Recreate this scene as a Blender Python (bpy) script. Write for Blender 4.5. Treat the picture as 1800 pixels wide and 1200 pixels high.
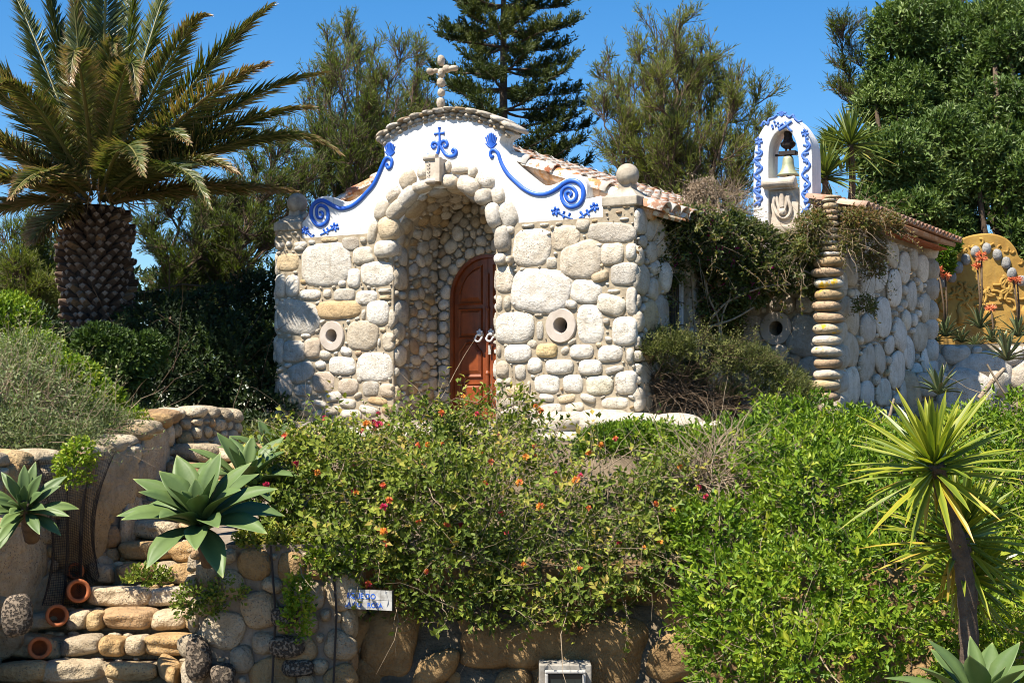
import bpy, math, random
import numpy as np
from mathutils import Vector, noise as mnoise
R = math.radians
for o in list(bpy.data.objects): bpy.data.objects.remove(o)
sc = bpy.context.scene
COL = sc.collection
rng = np.random.default_rng(7); random.seed(7)

# ------------------------------------------------ camera, sky, sun, exposure
FPX = 2700.0; HOR = 720.0
cam = bpy.data.cameras.new('camera'); co = bpy.data.objects.new('camera', cam); COL.objects.link(co)
cam.sensor_width = 36; cam.lens = 36 * FPX / 1800; cam.shift_y = (HOR - 600) / 1800
cam.clip_start = .1; cam.clip_end = 3000
co.rotation_euler = (R(90), 0, 0); sc.camera = co
SUN = np.array([-.768, -.640, 0]) * math.cos(R(57)) + np.array([0, 0, math.sin(R(57))]); SUN /= np.linalg.norm(SUN)
w = bpy.data.worlds.new('World'); sc.world = w; w.use_nodes = True
nt = w.node_tree; nt.nodes.clear()
sky = nt.nodes.new('ShaderNodeTexSky'); sky.sky_type = 'NISHITA'; sky.sun_disc = False
sky.sun_elevation = R(57); sky.sun_rotation = math.atan2(SUN[0], SUN[1]) % (2 * math.pi)
sky.altitude = 0; sky.air_density = 1.0; sky.dust_density = .1; sky.ozone_density = 6
hs = nt.nodes.new('ShaderNodeHueSaturation'); hs.inputs['Saturation'].default_value = 1.28; hs.inputs['Value'].default_value = 1
bg = nt.nodes.new('ShaderNodeBackground'); bg.inputs[1].default_value = .07
wo = nt.nodes.new('ShaderNodeOutputWorld')
nt.links.new(sky.outputs[0], hs.inputs['Color']); nt.links.new(hs.outputs[0], bg.inputs[0]); nt.links.new(bg.outputs[0], wo.inputs[0])
sl = bpy.data.lights.new('sun', 'SUN'); so = bpy.data.objects.new('sun', sl); COL.objects.link(so)
sl.energy = 5; sl.angle = R(.5); sl.color = (1, .92, .80)
so.rotation_euler = Vector(-SUN).to_track_quat('-Z', 'Y').to_euler(); so.location = (-8, -6, 12)
sc.view_settings.view_transform = 'Standard'; sc.view_settings.look = 'None'
sc.view_settings.exposure = 1.22; sc.view_settings.gamma = 1
sc.cycles.filter_width = 1.0
sc.cycles.max_bounces = 6; sc.cycles.diffuse_bounces = 3; sc.cycles.transmission_bounces = 4; sc.cycles.transparent_max_bounces = 8

# ------------------------------------------------ frames
C30, S30 = math.cos(R(30.2)), math.sin(R(30.2)); X0, Y0 = 1.292, 16.0
ES = np.array([C30, -S30, 0]); ED = np.array([S30, C30, 0]); EZ = np.array([0, 0, 1.]); EN = -ED
def CF(s, d, z): return np.array([X0 + C30 * s + S30 * d, Y0 - S30 * s + C30 * d, z])
def P(px, py, d=0.):
    u = (px - 900) / FPX
    s = (u * (Y0 + C30 * d) - X0 - S30 * d) / (C30 + u * S30)
    return s, (HOR - py) / FPX * (Y0 - S30 * s + C30 * d)
def at(px, py, Y): return np.array([(px - 900) / FPX * Y, Y, (HOR - py) / FPX * Y])

# ------------------------------------------------ materials
class NT:
    def __init__(s, m): s.t = m.node_tree; s.n = s.t.nodes; s.l = s.t.links
    def new(s, k, **kw):
        x = s.n.new(k)
        for a, b in kw.items():
            if a.startswith('i_'): x.inputs[a[2:].replace('_', ' ')].default_value = b
            else: setattr(x, a, b)
        return x
def ramp(nt, fac, stops):
    r = nt.new('ShaderNodeValToRGB'); e = r.color_ramp.elements
    e[0].position, e[0].color = stops[0][0], (*stops[0][1], 1); e[1].position, e[1].color = stops[-1][0], (*stops[-1][1], 1)
    for p, c in stops[1:-1]: x = e.new(p); x.color = (*c, 1)
    nt.l.new(fac, r.inputs[0]); return r.outputs[0]
def noise(nt, sc_, det=5, rough=.6, vec=None):
    n = nt.new('ShaderNodeTexNoise'); n.inputs['Scale'].default_value = sc_; n.inputs['Detail'].default_value = det; n.inputs['Roughness'].default_value = rough
    if vec is None:
        g = nt.new('ShaderNodeNewGeometry'); vec = g.outputs['Position']
    nt.l.new(vec, n.inputs['Vector']); return n.outputs['Fac']
def mixc(nt, mode, fac, a, b):
    m = nt.new('ShaderNodeMix', data_type='RGBA', blend_type=mode)
    for s_, v in ((0, fac), (6, a), (7, b)):
        if hasattr(v, 'links'): nt.l.new(v, m.inputs[s_])
        else: m.inputs[s_].default_value = v if s_ == 0 else (*v, 1)
    return m.outputs[2]
def bump(nt, bs, h, strength, dist, prev=None):
    b = nt.new('ShaderNodeBump'); b.inputs['Strength'].default_value = strength; b.inputs['Distance'].default_value = dist
    nt.l.new(h, b.inputs['Height'])
    if prev is not None: nt.l.new(prev, b.inputs['Normal'])
    nt.l.new(b.outputs[0], bs.inputs['Normal']); return b.outputs[0]
def base(name, rough=.85, spec=.3):
    m = bpy.data.materials.new(name); m.use_nodes = True; n = NT(m); bs = n.n['Principled BSDF']
    bs.inputs['Roughness'].default_value = rough; bs.inputs['Specular IOR Level'].default_value = spec
    return m, n, bs
def attr(n, a='tint'):
    x = n.new('ShaderNodeAttribute'); x.attribute_name = a; return x
def mat_stone(name='weathered_stone', pit=1.0, lichen=False, fine=1.0, tone=None, rough_=1.0):
    m, n, bs = base(name)
    a = attr(n).outputs['Color']
    if tone: a = mixc(n, 'MULTIPLY', 1.0, a, tone)
    n1 = noise(n, 7 * fine, 6, .65); n2 = noise(n, 45 * fine, 4, .7)
    c = mixc(n, 'MULTIPLY', 1.0, a, ramp(n, n1, [(.3, (.74, .70, .64)), (.55, (1, 1, 1)), (.8, (1.08, 1.07, 1.05))]))
    c = mixc(n, 'MULTIPLY', .8, c, ramp(n, n2, [(.3, (.72, .68, .62)), (.5, (1, 1, 1))]))
    # pits with dark dirt, patchy
    v = n.new('ShaderNodeTexVoronoi'); v.inputs['Scale'].default_value = 60 * fine
    g = n.new('ShaderNodeNewGeometry'); n.l.new(g.outputs['Position'], v.inputs['Vector'])
    pm = ramp(n, v.outputs['Distance'], [(.16, (1, 1, 1)), (.3, (0, 0, 0))])
    pn = ramp(n, noise(n, 4.3 * fine, 4), [(.46, (0, 0, 0)), (.58, (1, 1, 1))])
    pf = mixc(n, 'MULTIPLY', 1, pm, pn)
    c = mixc(n, 'MIX', pf, c, (.16, .13, .10)) if pit else c
    # dark streaky grime
    gm = ramp(n, noise(n, 2.2, 8, .75), [(.6, (0, 0, 0)), (.72, (.45, .45, .45))])
    c = mixc(n, 'MIX', gm, c, (.20, .17, .135))
    if lichen:
        lm = ramp(n, noise(n, 5, 5), [(.58, (0, 0, 0)), (.62, (1, 1, 1))])
        at2 = attr(n, 'lich').outputs['Fac']; lf = n.new('ShaderNodeMath', operation='MULTIPLY'); n.l.new(lm, lf.inputs[0]); n.l.new(at2, lf.inputs[1])
        c = mixc(n, 'MIX', lf.outputs[0], c, (.62, .38, .02))
    n.l.new(c, bs.inputs['Base Color'])
    b = bump(n, bs, n1, .8 * min(rough_, 1.2), .04 * rough_); b = bump(n, bs, n2, .7, .01, b)
    if pit: bump(n, bs, ramp(n, pf, [(0, (1, 1, 1)), (1, (0, 0, 0))]), .6, .006, b)
    return m
def mat_flat(name, col, col2=None, sc_=6, rough=.8, bs_=.3, bd=.01, spec=.3, metal=0, det=6):
    m, n, bs = base(name, rough, spec); bs.inputs['Metallic'].default_value = metal
    f = noise(n, sc_, det, .65)
    n.l.new(ramp(n, f, [(.32, col2 or tuple(x * .75 for x in col)), (.62, col)]), bs.inputs['Base Color'])
    b = bump(n, bs, f, bs_, bd); bump(n, bs, noise(n, sc_ * 9, 4), bs_ * .8, bd * .25, b)
    return m
def mat_leaf(name, ramp_, trans=.3, rough=.45, spec=.4, tcol=(1.25, 1.35, .5)):
    m = bpy.data.materials.new(name); m.use_nodes = True; n = NT(m); bs = n.n['Principled BSDF']; out = n.n['Material Output']
    a = attr(n, 'var').outputs['Fac']
    c = ramp(n, a, ramp_)
    n.l.new(c, bs.inputs['Base Color']); bs.inputs['Roughness'].default_value = rough; bs.inputs['Specular IOR Level'].default_value = spec
    if trans > 0:
        t = n.new('ShaderNodeBsdfTranslucent'); n.l.new(mixc(n, 'MULTIPLY', 1, c, tcol), t.inputs[0])
        mx = n.new('ShaderNodeMixShader'); mx.inputs[0].default_value = trans
        n.l.new(bs.outputs[0], mx.inputs[1]); n.l.new(t.outputs[0], mx.inputs[2]); n.l.new(mx.outputs[0], out.inputs[0])
    return m
M = {}
M['stone'] = mat_stone()
M['tan_stone'] = mat_stone('tan_rubble', 1, False, .8, (.98, .89, .74), 2.6)
M['stone_fine'] = mat_stone('weathered_pebble', 1, False, 1.6)
M['column_stone'] = mat_stone('lichen_stone', 0, True, 1.3)
M['mortar'] = mat_flat('sandy_mortar', (.36, .30, .21), (.25, .20, .14), 12, .95, .6, .02)
M['mortar_dark'] = mat_flat('dark_mortar', (.24, .20, .15), (.14, .11, .085), 9, .95, .7, .03)
M['plaster'] = mat_flat('white_limewash', (.74, .735, .71), (.64, .63, .60), 3.5, .9, .35, .03)
M['blue'] = mat_flat('cobalt_paint', (.012, .10, .50), (.01, .08, .42), 10, .45, .25, .006, .5)
M['blue_light'] = mat_flat('washed_cobalt_paint', (.03, .11, .42), (.10, .20, .5), 22, .6, .25, .006, .4)
M['cut'] = mat_flat('carved_limestone', (.42, .37, .29), (.24, .20, .15), 7, .9, .6, .02)
M['cutlight'] = mat_flat('pale_carved_stone', (.52, .46, .38), (.36, .30, .23), 9, .9, .5, .012)
M['ring'] = mat_flat('stone_ring', (.48, .42, .36), (.38, .32, .26), 8, .85, .3, .006)
M['dark'] = mat_flat('dark_interior', (.015, .016, .017), None, 5, .6)
M['glass'] = mat_flat('dark_glass', (.02, .028, .028), None, 5, .12, 0, .001, .6)
M['iron'] = mat_flat('black_iron', (.02, .018, .018), (.03, .02, .015), 20, .6, .3, .003)
M['bark'] = mat_flat('grey_brown_bark', (.13, .09, .06), (.06, .042, .03), 14, .95, .8, .03)
M['twig'] = mat_flat('dry_twig', (.32, .25, .17), (.18, .13, .08), 20, .9, .4, .005)
M['twig_dark'] = mat_flat('brown_twig', (.11, .075, .045), (.06, .04, .025), 20, .9, .4, .005)
M['terra'] = mat_flat('terracotta', (.42, .13, .045), (.27, .085, .035), 14, .8, .3, .006)
M['bronze'] = mat_flat('verdigris_bronze', (.36, .35, .22), (.22, .27, .19), 12, .55, .25, .004, .5, .35)
M['ochre'] = mat_flat('ochre_render', (.43, .26, .06), (.30, .165, .035), 3, .9, .5, .03)
M['soil'] = mat_flat('dry_soil', (.17, .13, .085), (.08, .06, .038), 3, 1, .9, .06)
M['rock'] = mat_flat('yellow_sandstone', (.31, .205, .095), (.15, .09, .04), 3.2, .95, .9, .12, .2, 0, 10)
M['wood'] = mat_flat('varnished_mahogany', (.23, .055, .014), (.13, .03, .009), 5, .35, .15, .004, .5)
M['white_metal'] = mat_flat('white_enamel', (.75, .76, .77), None, 20, .35, .1, .002, .5)
M['steel'] = mat_flat('grey_metal', (.42, .41, .38), (.3, .29, .27), 20, .5, .2, .002, .5)
M['concrete'] = mat_flat('grey_concrete', (.32, .30, .26), (.2, .18, .15), 9, .95, .5, .01)
M['orange'] = mat_leaf('orange_petal', [(0, (.75, .10, .03)), (.5, (.85, .25, .04)), (1, (.9, .42, .06))], .25, .6)
M['lantflower'] = mat_leaf('lantana_petal', [(0, (.55, .03, .13)), (.3, (.62, .08, .10)), (.55, (.68, .2, .04)), (1, (.75, .38, .06))], .2, .6, .3, (1, 1, 1))
M['magenta'] = mat_leaf('magenta_bract', [(0, (.28, .01, .12)), (1, (.5, .03, .22))], .3, .6, .3, (1, 1, 1))
M['aloeflower'] = mat_leaf('coral_flower', [(0, (.62, .15, .06)), (1, (.8, .32, .15))], .25, .6, .3, (1, 1, 1))
M['hedge'] = mat_leaf('bright_green_leaf', [(0, (.02, .045, .006)), (.4, (.085, .16, .010)), (.75, (.19, .27, .018)), (1, (.30, .33, .03))], .24, .5, .25)
M['lantana'] = mat_leaf('lantana_leaf', [(0, (.03, .045, .01)), (.45, (.11, .155, .02)), (.8, (.23, .26, .035)), (1, (.33, .26, .06))], .2, .6, .22)
M['darkleaf'] = mat_leaf('dark_glossy_leaf', [(0, (.018, .036, .008)), (.55, (.07, .12, .022)), (1, (.20, .26, .08))], .16, .5, .28)
M['shade'] = mat_leaf('shade_dark_leaf', [(0, (.012, .022, .008)), (.6, (.028, .05, .014)), (1, (.06, .09, .02))], .2, .6, .3)  # leaf ramp darkened, the shrubbery's shade is in its colour
M['vine'] = mat_leaf('vine_leaf', [(0, (.03, .045, .014)), (.5, (.085, .11, .022)), (.8, (.15, .15, .035)), (1, (.19, .11, .045))], .28, .5, .35)
M['dry'] = mat_leaf('dry_leaf', [(0, (.13, .09, .055)), (1, (.34, .27, .19))], .2, .8, .2, (1, 1, 1))
M['silver'] = mat_leaf('silver_green_leaf', [(0, (.05, .075, .025)), (.6, (.13, .17, .06)), (1, (.27, .30, .15))], .25, .6, .3)
M['juniper'] = mat_leaf('yellow_green_needle', [(0, (.03, .04, .012)), (.5, (.085, .10, .025)), (1, (.18, .19, .05))], .25, .6, .3)
M['tamarisk'] = mat_leaf('olive_needle', [(0, (.04, .055, .014)), (.5, (.10, .13, .025)), (1, (.19, .20, .05))], .38, .6, .3)
M['pine'] = mat_leaf('araucaria_needle', [(0, (.018, .032, .010)), (.5, (.055, .075, .018)), (1, (.15, .15, .035))], .25, .6, .3)
M['palm'] = mat_leaf('palm_leaflet', [(0, (.028, .045, .012)), (.35, (.085, .11, .026)), (.6, (.18, .165, .055)), (.8, (.27, .17, .085)), (1, (.40, .27, .16))], .22, .4, .45)
M['yucca'] = mat_leaf('yucca_leaf', [(0, (.03, .065, .012)), (.45, (.12, .17, .02)), (.8, (.33, .34, .03)), (1, (.45, .27, .04))], .28, .35, .45)
M['yucca_far'] = mat_leaf('dull_yucca_leaf', [(0, (.02, .045, .012)), (.5, (.07, .11, .025)), (.85, (.17, .19, .04)), (1, (.28, .19, .06))], .2, .45, .3)
M['shaded_old_tile'] = mat_flat('shade_dulled_tile', (.42, .42, .40), (.20, .19, .17), 18, .5, .1, .002)  # white tile greyed: dappled shade on the plaque is put into its colour
M['aloe'] = mat_leaf('aloe_leaf', [(0, (.05, .07, .035)), (.6, (.13, .17, .07)), (1, (.26, .17, .09))], .1, .45, .4)
def mat_agave():
    m, n, bs = base('agave_leaf', .5, .35)
    a = attr(n, 'var').outputs['Fac']
    c = ramp(n, a, [(0, (.07, .115, .038)), (.6, (.13, .19, .055)), (.80, (.22, .27, .08)), (.93, (.36, .36, .15)), (1, (.16, .09, .04))])
    c = mixc(n, 'MULTIPLY', .7, c, ramp(n, noise(n, 9, 4), [(.3, (.75, .82, .8)), (.6, (1, 1, 1))]))
    n.l.new(c, bs.inputs['Base Color']); bump(n, bs, noise(n, 14, 3), .15, .01)
    out = n.n['Material Output']; t = n.new('ShaderNodeBsdfTranslucent'); n.l.new(c, t.inputs[0])
    mx = n.new('ShaderNodeMixShader'); mx.inputs[0].default_value = .12
    n.l.new(bs.outputs[0], mx.inputs[1]); n.l.new(t.outputs[0], mx.inputs[2]); n.l.new(mx.outputs[0], out.inputs[0])
    return m
M['agave'] = mat_agave()
def mat_boot():
    m, n, bs = base('palm_boot', .95)
    c = mixc(n, 'MULTIPLY', .8, attr(n).outputs['Color'], ramp(n, noise(n, 30, 4), [(.3, (.5, .45, .4)), (.65, (1.1, 1.1, 1.1))]))
    n.l.new(c, bs.inputs['Base Color']); bump(n, bs, noise(n, 60, 4), .6, .01); return m
M['boot'] = mat_boot()
def weather(m, amt, col):
    n = NT(m); bs = n.n['Principled BSDF']; src = bs.inputs['Base Color'].links[0].from_socket
    g = n.new('ShaderNodeNewGeometry'); mp = n.new('ShaderNodeMapping'); mp.inputs['Scale'].default_value = (9, 9, 1.1); n.l.new(g.outputs['Position'], mp.inputs[0])
    f = noise(n, 1.6, 7, .7, mp.outputs[0]); k = ramp(n, f, [(.52, (0, 0, 0)), (.75, (amt, amt, amt))]); n.l.new(mixc(n, 'MIX', k, src, col), bs.inputs['Base Color'])
weather(M['plaster'], .8, (.36, .33, .27)); weather(M['stone'], .5, (.24, .19, .13)); weather(M['cut'], .6, (.14, .12, .09)); weather(M['wood'], .8, (.07, .02, .008)); weather(M['blue'], .5, (.07, .17, .5)); weather(M['tan_stone'], .6, (.20, .15, .09)); weather(M['ochre'], .6, (.28, .2, .09))
def mat_tile():
    m, n, bs = base('lime_washed_clay_tile', .85)
    c = attr(n).outputs['Color']
    c = mixc(n, 'MULTIPLY', .8, c, ramp(n, noise(n, 20, 5), [(.3, (.7, .65, .6)), (.6, (1, 1, 1))]))
    lm = ramp(n, noise(n, 5.5, 7, .7), [(.44, (0, 0, 0)), (.54, (1, 1, 1))])
    f = n.new('ShaderNodeMath', operation='MULTIPLY'); n.l.new(lm, f.inputs[0]); n.l.new(attr(n, 'lime').outputs['Fac'], f.inputs[1])
    c = mixc(n, 'MIX', f.outputs[0], c, (.62, .57, .49))
    n.l.new(c, bs.inputs['Base Color']); bump(n, bs, noise(n, 40, 4), .5, .006); return m
M['tile'] = mat_tile()
def mat_porous():
    m, n, bs = base('porous_stone', .95)
    v = n.new('ShaderNodeTexVoronoi'); v.inputs['Scale'].default_value = 75
    g = n.new('ShaderNodeNewGeometry'); n.l.new(g.outputs['Position'], v.inputs['Vector'])
    f = ramp(n, noise(n, 46, 3, .5), [(.44, (0, 0, 0)), (.54, (1, 1, 1))])
    n.l.new(mixc(n, 'MIX', f, (.05, .04, .03), (.20, .155, .11)), bs.inputs['Base Color'])
    bump(n, bs, f, 1, .03); return m
M['porous'] = mat_porous()

# ------------------------------------------------ mesh building
def setp(o, label=None, cat=None, group=None, kind=None):
    if label: o['label'] = label
    if cat: o['category'] = cat
    if group: o['group'] = group
    if kind: o['kind'] = kind
    return o
def link(o, parent=None):
    COL.objects.link(o)
    if parent is not None:
        o.parent = parent; o.matrix_parent_inverse = parent.matrix_world.inverted() if False else o.matrix_parent_inverse
    return o
ORG = {}
def empty(name, loc, label=None, cat=None, group=None):
    o = bpy.data.objects.new(name, None); o.location = Vector([float(x) for x in loc]); COL.objects.link(o); o.empty_display_size = .1
    ORG[o.name] = np.array([float(x) for x in loc]); setp(o, label, cat, group); return o
def org(o):
    return ORG.get(o.name, np.zeros(3)) if o is not None else np.zeros(3)
def mesh_np(name, V, Fs, mat, parent=None, smooth=True, attrs=None, top_origin=None):
    """V (n,3) world coords; Fs list of (m,k) int arrays; attrs dict name->(n,) or (n,3)"""
    V = np.asarray(V, float)
    org_ = org(parent) if parent is not None else (np.asarray(top_origin, float) if top_origin is not None else np.zeros(3))
    V = V - org_
    me = bpy.data.meshes.new(name)
    Fs = [np.asarray(f, np.int32) for f in Fs if len(f)]
    me.vertices.add(len(V)); me.vertices.foreach_set('co', V.astype(np.float32).ravel())
    loops = np.concatenate([f.ravel() for f in Fs]); tot = np.concatenate([np.full(len(f), f.shape[1], np.int32) for f in Fs])
    st = np.concatenate([[0], np.cumsum(tot)[:-1]]).astype(np.int32)
    me.loops.add(len(loops)); me.loops.foreach_set('vertex_index', loops)
    me.polygons.add(len(tot)); me.polygons.foreach_set('loop_start', st); me.polygons.foreach_set('loop_total', tot)
    me.polygons.foreach_set('use_smooth', np.full(len(tot), smooth))
    me.update(calc_edges=True)
    for k, a in (attrs or {}).items():
        a = np.asarray(a, np.float32)
        if a.ndim == 1:
            x = me.attributes.new(k, 'FLOAT', 'POINT'); x.data.foreach_set('value', a)
        else:
            x = me.attributes.new(k, 'FLOAT_COLOR', 'POINT'); x.data.foreach_set('color', np.concatenate([a, np.ones((len(a), 1), np.float32)], 1).ravel())
    me.materials.append(mat)
    o = bpy.data.objects.new(name, me); COL.objects.link(o)
    if parent is not None: o.parent = parent; ORG[o.name] = org_
    else: o.location = Vector([float(x) for x in org_]); ORG[o.name] = org_
    return o
class MB:
    def __init__(s): s.V = []; s.F = {}; s.n = 0; s.A = {}
    def add(s, V, F, **at):
        V = np.asarray(V, float); 
        for f in (F if isinstance(F, list) else [F]):
            f = np.asarray(f); s.F.setdefault(f.shape[1], []).append(f + s.n)
        s.V.append(V)
        for k, a in at.items():
            a = np.asarray(a, float)
            if k == 'tint' and a.ndim == 1: a = np.tile(a, (len(V), 1))
            elif a.ndim == 0: a = np.full(len(V), float(a))
            s.A.setdefault(k, []).append(a)
        s.n += len(V); return s
    def ngon(s, V, F, **at):   # F list of index lists of varied lengths
        by = {}
        for f in F: by.setdefault(len(f), []).append(f)
        return s.add(V, [np.array(x) for x in by.values()], **at)
    def build(s, name, mat, parent=None, smooth=False, top_origin=None):
        return mesh_np(name, np.concatenate(s.V), [np.concatenate(f) for f in s.F.values()], mat, parent, smooth, {k: np.concatenate(a) for k, a in s.A.items()}, top_origin)
def unit(a):
    a = np.asarray(a, float); return a / np.maximum(np.linalg.norm(a, axis=-1, keepdims=True), 1e-9)
def extrude(mb, pts, fn, d0, d1, **at):
    """pts 2-D polygon; fn(a,b,d) -> 3-D; prism between d0 and d1"""
    n = len(pts)
    V = [fn(a, b, d0) for a, b in pts] + [fn(a, b, d1) for a, b in pts]
    F = [list(range(n)), list(range(2 * n - 1, n - 1, -1))] + [[(i + 1) % n, i, n + i, n + (i + 1) % n] for i in range(n)]
    return mb.ngon(np.array(V), F, **at)
def box(mb, c, ax, ay, az, **at):
    c, ax, ay, az = map(lambda q: np.asarray(q, float), (c, ax, ay, az))
    V = [c + i * ax + j * ay + k * az for k in (-1, 1) for j in (-1, 1) for i in (-1, 1)]
    F = [[0, 2, 3, 1], [4, 5, 7, 6], [0, 1, 5, 4], [2, 6, 7, 3], [0, 4, 6, 2], [1, 3, 7, 5]]
    return mb.add(np.array(V), np.array(F), **at)
def tube(mb, pts, rad, n=8, cap=True, squash=None, **at):
    pts = np.asarray(pts, float); k = len(pts); rad = np.broadcast_to(np.asarray(rad, float), (k,))
    T = unit(np.gradient(pts, axis=0)); V = []
    up = np.array([0, 0, 1.]) if abs(T[0][2]) < .9 else np.array([1., 0, 0])
    a = unit(np.cross(T[0], up))
    for i in range(k):
        a = unit(a - T[i] * np.dot(a, T[i])); b = np.cross(T[i], a)
        for j in range(n):
            th = 2 * math.pi * j / n; V.append(pts[i] + rad[i] * (math.cos(th) * a + math.sin(th) * b))
    V = np.array(V); F = [[i * n + j, i * n + (j + 1) % n, (i + 1) * n + (j + 1) % n, (i + 1) * n + j] for i in range(k - 1) for j in range(n)]
    if cap: F += [list(range(n - 1, -1, -1)), list(range((k - 1) * n, k * n))]
    return mb.ngon(V, F, **at)
def lathe(mb, c, axis, prof, n=20, **at):
    """prof list of (r, h) along axis"""
    axis = unit(axis); up = np.array([0, 0, 1.]) if abs(axis[2]) < .9 else np.array([1., 0, 0])
    a = unit(np.cross(axis, up)); b = np.cross(axis, a); V = []
    for r, h in prof:
        for j in range(n):
            th = 2 * math.pi * j / n; V.append(np.asarray(c) + axis * h + r * (math.cos(th) * a + math.sin(th) * b))
    k = len(prof); F = [[i * n + j, i * n + (j + 1) % n, (i + 1) * n + (j + 1) % n, (i + 1) * n + j] for i in range(k - 1) for j in range(n)]
    if prof[0][0] > 1e-4: F.append(list(range(n - 1, -1, -1)))
    if prof[-1][0] > 1e-4: F.append(list(range((k - 1) * n, k * n)))
    return mb.ngon(np.array(V), F, **at)
def ico(level):
    import bmesh
    bm = bmesh.new(); bmesh.ops.create_icosphere(bm, subdivisions=level, radius=1)
    V = np.array([v.co[:] for v in bm.verts]); F = np.array([[v.index for v in f.verts] for f in bm.faces]); bm.free(); return unit(V), F
ICO = {k: ico(k) for k in (1, 2, 3, 4)}
def wob(N, seed, amp, freqs=(1.6, 3.1, 6.0)):
    r = np.random.default_rng(seed); d = np.zeros(len(N)); a = amp
    for f in freqs:
        for _ in range(3):
            d += a / 1.7 * np.sin(N @ (unit(r.normal(size=3)) * f * r.uniform(.7, 1.3)) + r.uniform(0, 6.28))
        a *= .5
    return d
def stone(mb, c, ax, ay, az, p=2.6, seed=0, col=(.5, .45, .38), lev=2, amp=.06, rfun=None, **kw):
    """rounded stone; ax,ay in-plane half axes, az outward half axis"""
    N, F = ICO[lev]; q = (np.abs(N) ** p).sum(1) ** (-1 / p)
    D = N * (q * (1 + wob(N, seed, amp)))[:, None]
    if rfun is not None:
        th = np.arctan2(D[:, 1], D[:, 0]) % (2 * math.pi)
        k = np.linspace(0, 2 * math.pi, len(rfun) + 1); rr = np.interp(th, k, np.append(rfun, rfun[0]))
        D[:, 0] *= rr; D[:, 1] *= rr
    V = np.asarray(c) + D[:, :1] * ax + D[:, 1:2] * ay + D[:, 2:] * az
    mb.add(V, F, tint=np.array(col), **kw)
STONES = [(.57, .51, .42), (.60, .55, .47), (.53, .48, .39), (.61, .57, .50), (.50, .43, .33), (.46, .41, .33), (.57, .50, .40), (.54, .50, .43), (.42, .38, .32)]
OCH = [(.50, .39, .24), (.46, .33, .18), (.52, .42, .28), (.42, .30, .19)]
def scol(r, och=.12, k=1.0):
    c = np.array(OCH[r.integers(len(OCH))] if r.random() < och else STONES[r.integers(len(STONES))])
    return np.clip(c * r.uniform(.88, 1.08) * k, 0, .8)
def masonry(mb, fn, bounds, mask, fixed, radii, seed=1, res=.012, aspect=(1, 1), proud=.05, och=.12, grow=1.22, gap=.012, tries=500, k=1.0, flat_below=None, lev=None, p=2.6, cap=None):
    """fill region of a wall with fitted stones. fn(u,v)->(point, eu, ev, normal). fixed [(u,v,ru,rv,rot,col|None)]"""
    r = np.random.default_rng(seed); u0, u1, v0, v1 = bounds
    U, W = np.meshgrid(np.arange(u0, u1, res), np.arange(v0, v1, res), indexing='ij')
    ok = mask(U, W); Up, Vp = U[ok], W[ok]
    best = np.full(len(Up), 1e9); own = np.full(len(Up), -1)
    S = []
    def test(e):
        u, v, ru, rv, rot = e[:5]; c, s = math.cos(rot), math.sin(rot)
        du, dv = Up - u, Vp - v; return np.sqrt(((c * du + s * dv) / ru) ** 2 + ((-s * du + c * dv) / rv) ** 2)
    def put(e):
        d = test(e); m = d < best; own[m] = len(S); best[m] = d[m]; S.append(e)
    for e in fixed: put(e)
    for rad in radii:
        miss = 0
        free = np.where(best > 1.05)[0]
        for _ in range(tries):
            if len(free) < 8: break
            i = free[r.integers(len(free))]; u, v = Up[i], Vp[i]
            ax, ay = aspect
            if flat_below is not None and v < flat_below: ax, ay = 1.5, .62
            rr = rad * r.uniform(.8, 1.2); e = (u, v, rr * ax * r.uniform(.85, 1.25), rr * ay * r.uniform(.85, 1.15), r.normal() * .25, None)
            d = test(e); m = d < 1
            tot = math.pi * e[2] * e[3] / res ** 2
            if m.sum() < .8 * tot or (best[m] < 1.02).mean() > .06:
                miss += 1
                if miss > tries * .8: break
                continue
            put(e); free = free[best[free] > 1.05]
    d_ = np.zeros(0)
    for i, e in enumerate(S):
        m = (own == i) & (best < grow)
        if m.sum() < 6: continue
        u, v, ru, rv, rot, col = e; c, s = math.cos(rot), math.sin(rot)
        du, dv = Up[m] - u, Vp[m] - v; a = (c * du + s * dv) / ru; b = (-s * du + c * dv) / rv
        th = np.arctan2(b, a) % (2 * math.pi); rad_ = np.hypot(a, b); K = 20
        rf = np.zeros(K)
        bi = (th / (2 * math.pi) * K).astype(int) % K
        np.maximum.at(rf, bi, rad_)
        rf[rf < .2] = .6
        g = gap / min(ru, rv); rf = np.clip(rf, .3, grow) - g * .8
        for _ in range(2): rf = .5 * rf + .25 * (np.roll(rf, 1) + np.roll(rf, -1))
        rf *= 1.03
        rf = np.concatenate([rf]); rf = np.roll(rf, 0)
        pt, eu, ev, nn = fn(u, v)
        h = min(proud * r.uniform(.75, 1.3), .75 * min(ru, rv) + .02)
        big = max(ru, rv)
        lv = lev or (3 if big > .11 else 2)
        cc = scol(r, och if i >= len(fixed) else .03, k) if col is None else np.array(col) * k
        # half-bin shift so that the bins centre correctly
        kk = np.linspace(0, 2 * math.pi, K, endpoint=False)
        rf = np.interp((kk - math.pi / K) % (2 * math.pi), kk, rf, period=2 * math.pi)
        A = (eu * c + ev * s) * ru; B = (-eu * s + ev * c) * rv
        stone(mb, pt, A, B, nn * h, p=p, seed=int(r.integers(1e9)), col=cc, lev=lv, amp=.06, rfun=rf)
    return S
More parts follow.
